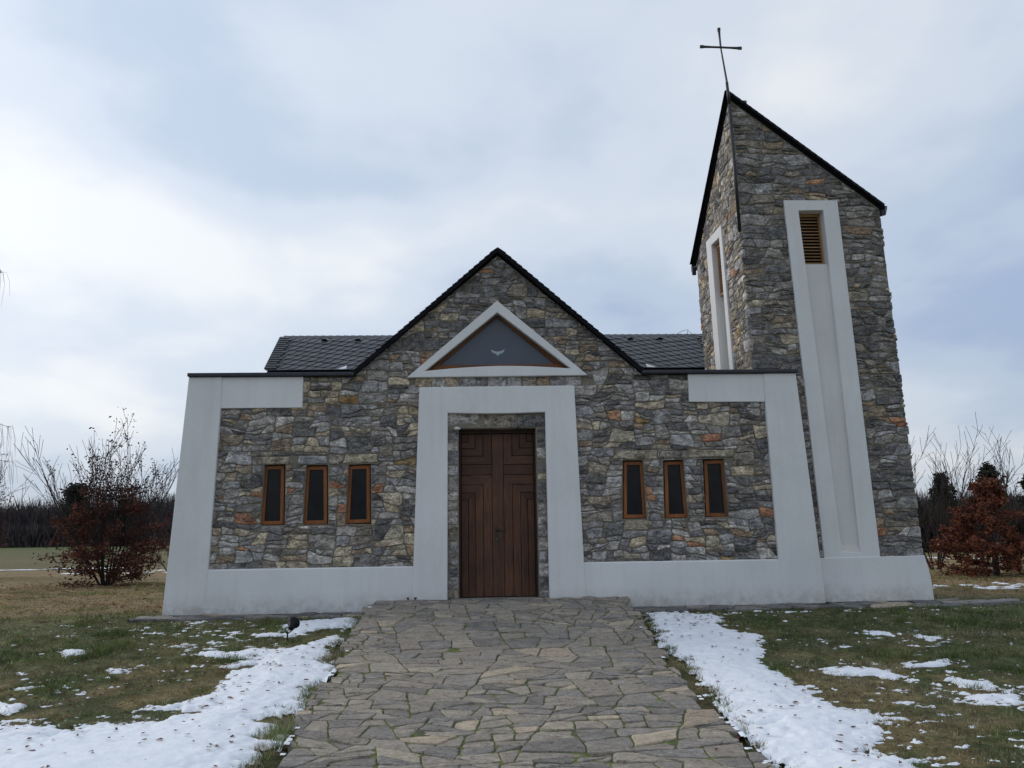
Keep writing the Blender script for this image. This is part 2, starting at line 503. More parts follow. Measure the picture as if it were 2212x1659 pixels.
def inside(poly, gap=0.0):
    E = edges(poly, gap)
    return lambda q: all(a * q[0] + b * q[1] <= c for a, b, c in E)
def cut_out(p, hole, gap):
    """clip polygon p so that it leaves the convex hole free"""
    E = edges(hole, gap)
    q = p
    for a, b, c in E:
        q = clip(q, a, b, c)
        if len(q) < 3: return p
    if abs(area(q)) < 1e-5: return p
    best = None
    for a, b, c in E:
        r = clip(p, -a, -b, -c)
        if len(r) > 2 and (best is None or area(r) > area(best)): best = r
    return best
def guillotine(u0, v0, u1, v1, tw, th, rnd, out, first=True):
    def rec(p, w, h, depth):
        W_ = rnd.uniform(0.45, 1.7) * tw; H_ = rnd.uniform(0.45, 1.75) * th
        if (w <= W_ * 1.25 and h <= H_ * 1.25) or depth > 14:
            out.append(p); return
        if h / th > w / tw:
            s = rnd.uniform(0.36, 0.64)
            sl_ = rnd.uniform(-0.22, 0.22) * min(1, th / h * 1.0)
            a = (p[0][0] + (p[3][0] - p[0][0]) * (s + sl_), p[0][1] + (p[3][1] - p[0][1]) * (s + sl_))
            b = (p[1][0] + (p[2][0] - p[1][0]) * (s - sl_), p[1][1] + (p[2][1] - p[1][1]) * (s - sl_))
            rec([p[0], p[1], b, a], w, h * s, depth + 1); rec([a, b, p[2], p[3]], w, h * (1 - s), depth + 1)
        else:
            s = rnd.uniform(0.34, 0.66)
            sl_ = rnd.uniform(-0.20, 0.20) * min(1, tw / w)
            a = (p[0][0] + (p[1][0] - p[0][0]) * (s + sl_), p[0][1] + (p[1][1] - p[0][1]) * (s + sl_))
            b = (p[3][0] + (p[2][0] - p[3][0]) * (s - sl_), p[3][1] + (p[2][1] - p[3][1]) * (s - sl_))
            rec([p[0], a, b, p[3]], w * s, h, depth + 1); rec([a, p[1], p[2], b], w * (1 - s), h, depth + 1)
    rec([(u0, v0), (u1, v0), (u1, v1), (u0, v1)], u1 - u0, v1 - v0, 0)
def densify(p, step):
    o = []
    for i in range(len(p)):
        q, r = p[i], p[(i + 1) % len(p)]
        n = max(1, int(math.hypot(r[0] - q[0], r[1] - q[1]) / step + 0.5))
        for k in range(n):
            o.append((q[0] + (r[0] - q[0]) * k / n, q[1] + (r[1] - q[1]) * k / n))
    return o
def warp(p, seed, amp=1.0):
    P = np.array(p)
    a = fbm(P[:, 0] * 3.1, P[:, 1] * 4.2, seed, 3) - 0.5
    b = fbm(P[:, 0] * 3.1, P[:, 1] * 4.2, seed + 50, 3) - 0.5
    a2 = fbm(P[:, 0] * 9, P[:, 1] * 11, seed + 9, 2) - 0.5
    b2 = fbm(P[:, 0] * 9, P[:, 1] * 11, seed + 59, 2) - 0.5
    return [(u + amp * (0.11 * x + .028 * x2), v + amp * (0.13 * y + .034 * y2)) for (u, v), x, y, x2, y2 in zip(p, a, b, a2, b2)]
def simplify(p, maxn):
    """drop the points that matter least"""
    p = list(p)
    while len(p) > maxn:
        k = min(range(len(p)), key=lambda i: abs(area([p[i - 1], p[i], p[(i + 1) % len(p)]])))
        p.pop(k)
    return p
def chamfer(p, r):
    o = []
    n = len(p)
    for i in range(n):
        a, b, c = p[i - 1], p[i], p[(i + 1) % n]
        la = math.hypot(a[0] - b[0], a[1] - b[1]); lc = math.hypot(c[0] - b[0], c[1] - b[1])
        if la < 1e-4 or lc < 1e-4: continue
        cs = ((a[0] - b[0]) * (c[0] - b[0]) + (a[1] - b[1]) * (c[1] - b[1])) / (la * lc)
        if cs > -0.6:
            ra, rc = min(r, la * 0.35), min(r, lc * 0.35)
            o.append((b[0] + (a[0] - b[0]) * ra / la, b[1] + (a[1] - b[1]) * ra / la))
            o.append((b[0] + (c[0] - b[0]) * rc / lc, b[1] + (c[1] - b[1]) * rc / lc))
        else:
            o.append(b)
    return o
def inset(p, e):
    """move every point inward by about e"""
    n = len(p); o = []
    c = centroid(p)
    for i in range(n):
        a, b, d = p[i - 1], p[i], p[(i + 1) % n]
        tx, ty = d[0] - a[0], d[1] - a[1]
        l = math.hypot(tx, ty) or 1
        nx_, ny_ = -ty / l, tx / l
        dc = math.hypot(c[0] - b[0], c[1] - b[1])
        ee = min(e, dc * 0.4)
        o.append((b[0] + nx_ * ee, b[1] + ny_ * ee))
    return o

# ------------------------------------------------------------------ stones
def stone_geo(p, mp, proud, back, rnd, rounding=0.014, tilt=0.010):
    """p CCW polygon on a surface, mp(u, v, d) -> world; 12-14 points -> about 60 triangles"""
    n = len(p)
    c = centroid(p)
    tu, tv = rnd.uniform(-tilt, tilt), rnd.uniform(-tilt, tilt)
    sz = math.sqrt(abs(area(p)))
    def dd(q, d):
        return d + ((q[0] - c[0]) * tu + (q[1] - c[1]) * tv) / sz
    V = [mp(q[0], q[1], -back) for q in p]
    V += [mp(q[0], q[1], dd(q, proud - rounding * 1.0)) for q in inset(p, 0.001)]
    V += [mp(q[0], q[1], dd(q, proud + rnd.uniform(-0.003, 0.003))) for q in inset(p, rounding * rnd.uniform(0.6, 1.3))]
    c2 = (c[0] + rnd.uniform(-.2, .2) * sz, c[1] + rnd.uniform(-.15, .15) * sz)
    V.append(mp(c2[0], c2[1], dd(c2, proud + rnd.uniform(-0.001, 0.010))))
    F = []
    for i in range(n):
        j = (i + 1) % n
        F.append((i, j, n + j, n + i)); F.append((n + i, n + j, 2 * n + j, 2 * n + i)); F.append((2 * n + i, 2 * n + j, 3 * n))
    return V, F

PAL = {'dark': [(.098, .10, .105), (.125, .127, .132), (.15, .152, .158)],
       'mid': [(.20, .197, .193), (.235, .225, .21), (.26, .262, .27), (.22, .20, .17)],
       'light': [(.33, .325, .315), (.37, .36, .34), (.31, .31, .315)],
       'tan': [(.38, .325, .235), (.42, .37, .28), (.33, .285, .215)],
       'brown': [(.245, .19, .135), (.27, .20, .14)],
       'orange': [(.40, .185, .10), (.43, .225, .13), (.33, .155, .09)],
       'flag': [(.222, .200, .170), (.242, .219, .184), (.262, .238, .198), (.215, .200, .178)],
       'flagd': [(.165, .155, .142), (.185, .178, .165)], 'flagt': [(.36, .31, .235), (.31, .26, .20)],
       'rust': [(.30, .185, .07), (.27, .18, .08)]}
def pick(rnd, w):
    r = rnd.random() * sum(w.values())
    for k, x in w.items():
        r -= x
        if r <= 0: break
    c = rnd.choice(PAL[k]); f = rnd.uniform(0.90, 1.25) if not k.startswith('flag') else rnd.uniform(1.0, 1.2)
    return tuple(x * f * w for x, w in zip(c, (1.045, .995, .97)))
def build_stones(polys, mp, mt, parent, rnd, weights, marks=(), name='stone', proud=(0.008, 0.026), back=0.05,
                 limit=300, rounding=0.014, tilt=0.010, force=None):
    marks = list(marks)
    items = []
    for k, p in enumerate(polys):
        c = centroid(p)
        col = None
        for mk in marks:
            if inside(p)((mk[0], mk[1])) or (abs(c[0] - mk[0]) < .05 and abs(c[1] - mk[1]) < .03):
                cc = rnd.choice(PAL[mk[2] if abs(area(p)) < .060 or mk[2] in ('tan', 'light', 'flagt') else 'tan']); col = cc; marks.remove(mk); break
        if col is None: col = pick(rnd, weights(c) if callable(weights) else weights)
        pr = rnd.uniform(*proud)
        V, F = stone_geo(p, mp, pr, back, rnd, rounding, tilt)
        items.append((abs(area(p)), V, F, (*col, rnd.random())))
    items.sort(key=lambda i: -i[0])
    SV, SF, ST = [], [], []
    for k, (a, V, F, tcol) in enumerate(items):
        if k < limit:
            V = np.array(V)
            mesh(name, V, F, mt, parent, V.mean(0), False, tcol)
        else:
            o = len(SV)
            SV += [tuple(v) for v in V]; SF += [tuple(i + o for i in f) for f in F]; ST += [tcol] * len(V)
    if SV:
        o = mesh(name, SV, SF, mt, parent, None, False, np.array(ST))
        o['kind'] = 'stuff'
    return items

def prism(name, outer, holes, mp, d0, d1, m, parent, bevel=0.0, tint=None):
    """flat plate with holes on a mapped surface, from depth d0 (back) to d1 (front)"""
    loops = [outer] + list(holes)
    tess = tessellate_polygon([[Vector((p[0], p[1], 0)) for p in l] for l in loops])
    flat = [p for l in loops for p in l]
    n = len(flat)
    V = [mp(p[0], p[1], d1) for p in flat] + [mp(p[0], p[1], d0) for p in flat]
    F = []
    for tr in tess:
        a = area([flat[i] for i in tr])
        tr = tuple(tr) if a > 0 else tuple(reversed(tr))
        F.append(tr); F.append(tuple(i + n for i in reversed(tr)))
    s = 0
    for k, l in enumerate(loops):
        ccw = area(l) > 0
        for i in range(len(l)):
            a, b = s + i, s + (i + 1) % len(l)
            if ccw != (k == 0): a, b = b, a
            F.append((a, a + n, b + n, b))
        s += len(l)
    o = mesh(name, V, F, m, parent, None, False, tint)
    if bevel:
        bm = bmesh.new(); bm.from_mesh(o.data)
        bmesh.ops.dissolve_limit(bm, angle_limit=0.01, verts=bm.verts, edges=bm.edges)
        bm.to_mesh(o.data); bm.free()
        md = o.modifiers.new('edge', 'BEVEL'); md.width = bevel; md.segments = 2; md.limit_method = 'ANGLE'
    return o
def box(name, lo, hi, m, parent, bevel=0.0, tint=None):
    return prism(name, [(lo[0], lo[2]), (hi[0], lo[2]), (hi[0], hi[2]), (lo[0], hi[2])], [],
                 lambda u, v, d: (u, -d, v), -hi[1], -lo[1], m, parent, bevel, tint)
def tube(pts, rad, sides=8, caps=True):
    pts = [Vector(p) for p in pts]
    if not hasattr(rad, '__len__'): rad = [rad] * len(pts)
    V, F = [], []
    for i, p in enumerate(pts):
        d = (pts[min(i + 1, len(pts) - 1)] - pts[max(i - 1, 0)]).normalized()
        a = d.orthogonal().normalized() if i == 0 else (a - d * a.dot(d)).normalized()
        b = d.cross(a)
        for k in range(sides):
            t_ = 2 * math.pi * k / sides
            V.append(tuple(p + (a * math.cos(t_) + b * math.sin(t_)) * rad[i]))
        if i:
            for k in range(sides):
                q = (k + 1) % sides
                F.append(((i - 1) * sides + k, (i - 1) * sides + q, i * sides + q, i * sides + k))
    if caps:
        F.append(tuple(reversed(range(sides)))); F.append(tuple((len(pts) - 1) * sides + k for k in range(sides)))
    return V, F
def join(parts):
    V, F = [], []
    for v, f in parts:
        o = len(V); V += list(v); F += [tuple(i + o for i in g) for g in f]
    return V, F

# ------------------------------------------------------------------ church: facade
YS = 0.05
def mf(u, v, d): return (u, YS - d, v)
def pj(u, v, y):
    """carry a point measured on the plane y=0 to the parallel plane y"""
    k = (y - CAM.y) / (0 - CAM.y)
    return (CAM.x + (u - CAM.x) * k, CAM.z + (v - CAM.z) * k)
church = empty('stone_chapel', (0, 0, 0), 'small grey rubble stone chapel with white plaster frames, brown door and slate gable roof', 'chapel')
WINQ = [[(-3.92, 1.25), (-3.55, 1.25), (-3.57, 2.21), (-3.89, 2.20)],
        [(-3.23, 1.25), (-2.84, 1.25), (-2.87, 2.19), (-3.20, 2.19)],
        [(-2.53, 1.25), (-2.14, 1.26), (-2.16, 2.20), (-2.50, 2.19)],
        [(2.07, 1.27), (2.45, 1.27), (2.43, 2.21), (2.11, 2.21)],
        [(2.78, 1.27), (3.15, 1.27), (3.12, 2.21), (2.80, 2.20)],
        [(3.47, 1.28), (3.84, 1.27), (3.82, 2.22), (3.48, 2.21)]]
WHOLE = [[(a[0] - .012, a[1] - .025), (b[0] + .012, b[1] - .025), (c[0] + .012, c[1] + .03), (d[0] - .012, d[1] + .03)] for a, b, c, d in WINQ]
TRI_OUT = [(-1.55, 3.68), (1.54, 3.70), (0.0, 5.03)]
TRI_IN = [(-1.25, 3.79)] + [(-1.25 + 2.5 * k / 12, 3.79 + 0.03 * k / 12 + 0.065 * math.sin(math.pi * k / 12)) for k in range(1, 12)] + [(1.25, 3.82), (0, 4.82)]
wall_outer = [(-4.95, -.25), (-.68, -.25), (-.68, 2.81), (.63, 2.81), (.63, -.25), (5.15, -.25), (5.10, 3.72), (2.50, 3.72), (0.02, 5.88), (-2.48, 3.72), (-4.95, 3.72)]
facade = prism('facade_wall', wall_outer, WHOLE + [TRI_IN], mf, -0.36, 0.0, M_MORTAR, church)
# --- rubble facing
rnd = random.Random(11)
raw = []
guillotine(-4.98, 0.36, 5.12, 5.95, 0.325, 0.140, rnd, raw)
LINT = [[(-4.02, 2.235), (-3.49, 2.235), (-3.50, 2.37), (-4.00, 2.365)], [(-3.36, 2.225), (-2.87, 2.23), (-2.88, 2.37), (-3.34, 2.375)],
        [(-2.62, 2.235), (-2.04, 2.245), (-2.03, 2.40), (-2.57, 2.39)],
        [(1.93, 2.26), (2.69, 2.25), (2.70, 2.41), (1.97, 2.41)], [(2.71, 2.255), (3.21, 2.255), (3.20, 2.39), (2.75, 2.40)],
        [(3.23, 2.265), (3.99, 2.265), (4.02, 2.40), (3.24, 2.41)]]
JAMB = []
z = 0.0
rj = random.Random(3)
while z < 2.80:
    h = rj.uniform(0.13, 0.25)
    z1 = min(z + h, 2.80)
    if 2.80 - z1 < 0.09: z1 = 2.80
    JAMB.append([(-.87, z), (-.682, z), (-.682, z1), (-.87, z1)])
    z = z1
z = -0.02
while z < 2.80:
    h = rj.uniform(0.13, 0.25)
    z1 = min(z + h, 2.80)
    if 2.80 - z1 < 0.09: z1 = 2.80
    JAMB.append([(.632, z), (.82, z), (.82, z1), (.632, z1)])
    z = z1
HEAD = [[(-.90, 2.812), (-.30, 2.815), (-.33, 3.10), (-.90, 3.10)], [(-.29, 2.815), (.28, 2.80), (.31, 3.10), (-.32, 3.10)], [(.29, 2.80), (.83, 2.812), (.83, 3.10), (.32, 3.10)]]
VOUS = []
xv = -1.42
while xv < 1.40:
    w = rj.uniform(.15, .34)
    VOUS.append([(xv, 3.505), (xv + w, 3.505), (xv + w + rj.uniform(-.03, .03), 3.70), (xv, 3.70)])
    xv += w
LEFT_OUT = [(-6, 3.72), (-2.48, 3.72), (0.02, 5.88), (-6, 7)]
RIGHT_OUT = [(2.50, 3.72), (7, 3.72), (7, 7), (0.02, 5.88)]
COVER = [[(-1.43, -1), (1.38, -1), (1.30, 3.50), (-1.34, 3.50)], TRI_OUT,
         [(-4.75, 3.21), (-3.32, 3.21), (-3.32, 3.8), (-4.75, 3.8)], [(3.30, 3.23), (4.9, 3.24), (4.9, 3.8), (3.30, 3.8)]]
door_hole = [(-.90, -1), (.83, -1), (.83, 3.12), (-.90, 3.12)]
GAP = 0.0048
polys = []
def facing(raw, seed, holes, covers, bounds, gap=GAP, minarea=0.0018, amp=1.0, maxn=13):
    out = []
    for p in raw:
        p = warp(densify(p, 0.07), seed, amp)
        for a, b, c in bounds: p = clip(p, a, b, c) if len(p) > 2 else p
        if len(p) < 3: continue
        if any(all(inside(cv_)(q) for q in p) for cv_ in covers): continue
        for h in holes:
            if p is not None and len(p) > 2: p = cut_out(p, h, 0.004)
        if p is None or len(p) < 3 or area(p) < minarea: continue
        q = inset(p, gap * rnd.uniform(0.6, 1.3))
        q = simplify(q, maxn - 3)
        q = chamfer(q, rnd.uniform(0.014, 0.045))
        q = simplify(q, maxn)
        if area(q) < minarea * 0.6: continue
        out.append(q)
    return out
bounds = [(-1, 0, 4.93), (1, 0, 5.08), (0, -1, -.45), (0, 1, 5.9)]
fs = facing(raw, 3, WHOLE + LINT + [door_hole, [(-1.34, 3.75), (1.34, 3.76), (0, 4.92)]] + [LEFT_OUT, RIGHT_OUT], COVER, bounds)
fs = [p for p in fs if not inside([(-1.42, 3.50), (1.40, 3.50), (1.40, 3.69), (-1.42, 3.69)])(centroid(p))]
def own(p, g=0.005):
    p = [(u + rnd.uniform(-.006, .006), v + rnd.uniform(-.005, .005)) for u, v in inset(densify(p, .11), g)]
    return simplify(chamfer(p, .014), 13)
extra = [own(p) for p in LINT + VOUS]
MARKS = [(2.04, 3.0, 'orange'), (3.58, 2.64, 'orange'), (3.2, 2.47, 'orange'), (4.37, 0.87, 'orange'), (3.77, 0.99, 'orange'), (3.28, 0.84, 'orange'),
         (3.98, 1.76, 'orange'), (3.33, 1.33, 'orange'), (4.44, 1.84, 'orange'), (4.44, 1.31, 'orange'), (2.53, 1.72, 'orange'), (2.57, 1.55, 'orange'), (1.46, .85, 'brown'),
         (2.14, 2.67, 'rust'), (-4.26, .85, 'orange'), (-4.32, 2.72, 'brown'), (-2.7, 1.84, 'orange'), (-1.99, 1.85, 'orange'), (-4.13, 1.29, 'orange'), (-4.05, 2.46, 'brown'),
         (-3.64, 2.78, 'brown'), (-4.6, 3.06, 'orange'), (-2.38, 2.9, 'rust'), (-1.84, 3.54, 'rust'), (-3.17, 2.88, 'rust'), (-1.55, 2.26, 'rust'),
         (-3.8, 2.9, 'tan'), (-3.37, 2.47, 'tan'), (-2.08, 2.51, 'tan'), (-2.65, .88, 'tan'), (-1.89, 1.0, 'tan'), (-1.72, .86, 'tan'), (-2.46, .65, 'tan'), (-4.15, .65, 'light'),
         (-4.14, 2.88, 'light'), (-2.06, 2.87, 'light'), (-1.73, 2.09, 'tan'), (-4.4, 1.54, 'light'), (3.71, 3.06, 'tan'), (3.98, 2.96, 'tan'), (4.05, 2.8, 'tan'), (1.76, 2.12, 'tan'),
         (1.59, 1.81, 'tan'), (2.2, .64, 'tan'), (3.6, .84, 'tan'), (4.3, 2.01, 'tan'), (1.59, 2.54, 'light'), (2.77, 2.48, 'tan'), (3.59, 2.95, 'tan'), (2.53, 1.17, 'tan'),
         (-3.75, 2.30, 'brown'), (-3.1, 2.3, 'light'), (-2.3, 2.32, 'tan'), (2.3, 2.33, 'tan'), (2.97, 2.33, 'mid'), (3.6, 2.33, 'mid')]
def wf(c):
    if c[1] > 3.75: return {'dark': 7, 'mid': 9, 'light': 1.2, 'tan': 1.0, 'brown': 1.2, 'orange': .4}
    if c[0] < 0: return {'dark': 4.2, 'mid': 6, 'light': 4.6, 'tan': 3.0, 'brown': 1.0, 'orange': .15, 'rust': .1}
    return {'dark': 4.6, 'mid': 7, 'light': 4.8, 'tan': 1.7, 'brown': .6, 'orange': .12, 'rust': .05}
# door jamb and head stones run back into the reveal
build_stones([own(p, .004) for p in JAMB + HEAD], mf, M_STONE, facade, rnd, {'dark': 4, 'mid': 8, 'light': 4, 'tan': .6}, (), 'stone', (.0, .012), .20, 60)
build_stones(fs + extra, mf, M_STONE, facade, rnd, wf, MARKS, 'stone', (.011, .030), .04, 300 - len(JAMB) - len(HEAD))

# --- plaster frames, piers and plinths (each a part of its own)
pier_l = prism('corner_pier', [(-5.41, -.17), (-4.74, -.17), (-4.65, 3.17), (-4.65, 3.71), (-5.20, 3.71)], [], mf, -.46, .078, M_PLASTER, church, .012)
pier_r = prism('corner_pier', [(4.64, -.17), (5.37, -.17), (5.17, 3.71), (4.60, 3.71), (4.60, 3.2)], [], mf, -.13, .078, M_PLASTER, church, .012)
prism('plaster_band', [(-4.655, 3.18), (-3.30, 3.18), (-3.30, 3.708), (-4.655, 3.708)], [], mf, -.1, .060, M_PLASTER, church, .008)
prism('plaster_band', [(3.28, 3.225), (4.603, 3.215), (4.603, 3.708), (3.28, 3.708)], [], mf, -.1, .060, M_PLASTER, church, .008)
def plinth(x0, x1, ztop, ybot=-.168):
    mp = lambda u, v, d: (u, YS - d - (0 if v < ztop - .02 else 0), v)
    V = []; 
    for x in (x0, x1):
        V += [(x, YS + .1, ybot), (x, YS - .075, ybot), (x, YS - .068, ztop - .030), (x, YS - .045, ztop - .012), (x, YS + .1, ztop)]
    F = [(0, 1, 6, 5), (1, 2, 7, 6), (2, 3, 8, 7), (3, 4, 9, 8), (4, 3, 2, 1, 0), (5, 6, 7, 8, 9)]
    return mesh('plinth', V, F, M_PLASTER, church)
plinth(-4.745, -1.38, .555); plinth(1.34, 4.645, .57)
prism('door_surround', [(-1.44, -.07), (-.868, -.07), (-.86, 3.065)] + [(-.86 + 1.65 * k / 8, 3.065 - .018 * math.sin(math.pi * k / 8)) for k in range(1, 8)] +
      [(.79, 3.065), (.793, -.07), (1.39, -.07), (1.30, 3.52), (-1.34, 3.51)], [], mf, -.02, .092, M_PLASTER, church, .012)
prism('gable_window_surround', TRI_OUT, [TRI_IN], mf, -.16, .085, M_PLASTER, church, .010)
for x0, x1 in ((-5.37, -1.97), (2.0, 5.33)):
    box('damp_membrane', (x0, YS - .066, -.235), (x1, YS + .2, -.160), M_MEMB, church)
# other walls of the chapel behind the facade
box('side_wall', (-2.45, .42, -.3), (-2.15, 8.0, 3.70), M_PLASTER, church)
box('side_wall', (2.15, .42, -.3), (2.45, 8.0, 3.70), M_PLASTER, church)
prism('back_wall', [(-2.45, -.3), (2.45, -.3), (2.45, 3.7), (0, 5.75), (-2.45, 3.7)], [], mf, -8.3, -7.96, M_PLASTER, church)
for s in (-1, 1):
    prism('transept_wall', [(-4.75, -.3), (-2.46, -.3), (-2.46, 3.9), (-4.75, 3.9)] if s < 0 else [(2.46, -.3), (4.40, -.3), (4.40, 3.9), (2.46, 3.9)], [], mf, -6.0, -2.75, M_PLASTER, church)

# --- windows
def rectpoly(p, e): return inset_exact(p, e)
def inset_exact(p, e, mitre=False):
    """offset a convex polygon inward by e exactly; with mitre, slanted edges stay where they are"""
    n = len(p); E = []
    for i in range(n):
        (x0, y0), (x1, y1) = p[i], p[(i + 1) % n]
        dx, dy = x1 - x0, y1 - y0; l = math.hypot(dx, dy)
        E.append((-dy / l, dx / l, (-dy * x0 + dx * y0) / l + (e * .22 if mitre and min(abs(dx), abs(dy)) > .3 * max(abs(dx), abs(dy)) else e)))
    o = []
    for i in range(n):
        a, b, c = E[i - 1]; d, f, g = E[i]
        det = a * f - b * d
        o.append(((c * f - b * g) / det, (a * g - c * d) / det))
    return o
for q in WINQ:
    w_out = [pj(*p, .11) for p in q]
    zc = q[0][1]
    wroot = prism('window', inset_exact(w_out, -.004), [inset_exact(w_out, .055)], mf, -.14, -.075, M_FRAMEW, church, .004, (1, 1, 1, rnd.random()))
    gi = inset_exact(w_out, .050)
    prism('pane', gi, [], mf, -.115, -.105, M_GLASS, wroot)
    prism('sash', inset_exact(w_out, .0530), [inset_exact(w_out, .064)], mf, -.112, -.092, M_INSIDE, wroot)
    xs0, xs1 = q[0][0] - .012, q[1][0] + .012
    box('sill', (xs0, YS - .004, q[0][1] - .045), (xs1, YS + .14, q[0][1] - .012), M_MORTAR, wroot, .003)
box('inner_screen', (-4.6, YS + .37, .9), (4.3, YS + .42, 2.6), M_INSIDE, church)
# gable window
tri_w = [pj(-1.25, 3.77, .17), pj(1.25, 3.80, .17), pj(0, 4.82, .17)]
tri_g = [pj(-1.0, 3.895, .15), pj(.99, 3.905, .15), pj(-.005, 4.75, .15)]
gw = prism('gable_window', tri_w, [tri_g], mf, -.17, -.10, M_FRAMEW, church, .005, (.75, .75, .75, .4))
prism('pane', inset_exact(tri_g, -.02), [], mf, -.15, -.14, M_TRIGLASS, gw)
# the dove on the glass, a flat sticker: spread wings, small head and tail
dv = [(-.118, .062), (-.108, .030), (-.090, .004), (-.060, -.014), (-.030, -.020), (-.016, -.026), (-.020, -.040), (-.010, -.050), (.0, -.056),
      (.010, -.048), (.020, -.042), (.016, -.028), (.032, -.022), (.064, -.016), (.094, .004), (.112, .032), (.122, .066),
      (.104, .050), (.090, .052), (.080, .038), (.062, .036), (.048, .026), (.030, .026), (.012, .018), (.0, .022), (-.014, .016), (-.030, .022), (-.050, .024), (-.064, .034), (-.082, .036), (-.092, .050), (-.104, .046)]
dc = pj(0, 4.115, .165)
prism('dove_emblem', [(dc[0] + a, dc[1] + b) for a, b in dv], [], mf, -.1395, -.1375, M_DOVE, gw)

# --- door
door = empty('door', (0, 0, 0), None, None); door.name = 'door'
door.parent = church
def md(u, v, d): return (u, .30 - d, v)
XC, HW = -.02, .098
DX0, DX1, DZ1 = -.655, .605, 2.78
fr = prism('door_frame', [(-.70, -.05), (-.645, -.05), (-.645, 2.745), (.602, 2.745), (.602, -.05), (.65, -.05), (.65, 2.83), (-.70, 2.83)], [], md, -.05, .05, M_DOOR_V, door, .004, (.45, .45, .45, .3))
box('door_backing', (-.66, .31, 0), (.62, .34, 2.78), M_INSIDE, door)
def plank(poly, mt_, tone=None):
    t_ = tone or rnd.uniform(.72, 1.28)
    p = inset_exact(poly, .0024, True)
    if area(poly) < 0: p = list(reversed(p))
    V, F = [], []
    o = mesh('plank', [md(*q, -.01) for q in p] + [md(*q, .006) for q in p] + [md(*q, .012) for q in inset_exact(p, .0050, True)],
             [(i, (i + 1) % len(p), len(p) + (i + 1) % len(p), len(p) + i) for i in range(len(p))] +
             [(len(p) + i, len(p) + (i + 1) % len(p), 2 * len(p) + (i + 1) % len(p), 2 * len(p) + i) for i in range(len(p))] +
             [tuple(2 * len(p) + i for i in range(len(p)))], mt_, door, None, False, (t_, t_, t_, rnd.random()))
    return o
ZB0, ZB1 = 2.035, 2.213
plank([(XC - HW, .015), (XC + HW, .015), (XC + HW, 2.74), (XC - HW, 2.74)], M_DOOR_V, 1.05)
for s in (-1, 1):
    xe = DX0 + .015 if s < 0 else DX1 - .008
    def P(pts):
        pts = [(XC + s * (HW + a) if a is not None else xe, b) for a, b in pts]
        return pts if area(pts) > 0 else list(reversed(pts))
    plank(P([(0, ZB0), (None, ZB0), (None, ZB1), (0, ZB1)]), M_DOOR_H, .8)
    cw = [0, .150, .285, .405]
    uh = [ZB1, 2.36, 2.49, 2.60]
    lh = [ZB0, 1.87, 1.735, 1.615]
    for k in range(3):
        a0, a1 = cw[k], cw[k + 1]
        t1, t2 = rnd.uniform(.75, 1.05), rnd.uniform(.9, 1.35)
        plank(P([(a0, uh[k]), (a0, 2.74), (a1, 2.74), (a1, uh[k + 1])]), M_DOOR_V, t1)
        plank(P([(a0, uh[k]), (a1, uh[k + 1]), (None, uh[k + 1]), (None, uh[k])]), M_DOOR_H, t1 * 1.05)
        plank(P([(a0, lh[k]), (a1, lh[k + 1]), (a1, .015), (a0, .015)]), M_DOOR_V, t2)
        plank(P([(a0, lh[k]), (None, lh[k]), (None, lh[k + 1]), (a1, lh[k + 1])]), M_DOOR_H, t2 * .95)
    plank(P([(cw[3], uh[3]), (cw[3], 2.74), (None, 2.74), (None, uh[3])]), M_DOOR_H, .7)
    plank(P([(cw[3], lh[3]), (cw[3], .015), (None, .015), (None, lh[3])]), M_DOOR_V)
hp = [prismV for prismV in ()]
hv = join([tube([(-.045, .288, 1.10), (-.045, .245, 1.10)], .011), tube([(-.045, .245, 1.10), (.0, .240, 1.104), (.06, .240, 1.094), (.10, .243, 1.104)], [.012, .011, .009, .011])])
mesh('handle', hv[0], hv[1], M_HANDLE, door, None, True)
prism('lock_plate', [(-.072, .90), (-.022, .90), (-.018, 1.15), (-.047, 1.17), (-.076, 1.15)], [], md, .010, .016, M_HANDLE, door, .001)
kv = tube([(-.047, .286, .955), (-.047, .277, .955)], .012, 10)
mesh('lock_cylinder', kv[0], kv[1], M_WIRE, door)
box('threshold', (-.70, .02, -.06), (.66, .36, .005), M_FLAG, church, .006, (.22, .215, .2, .4))

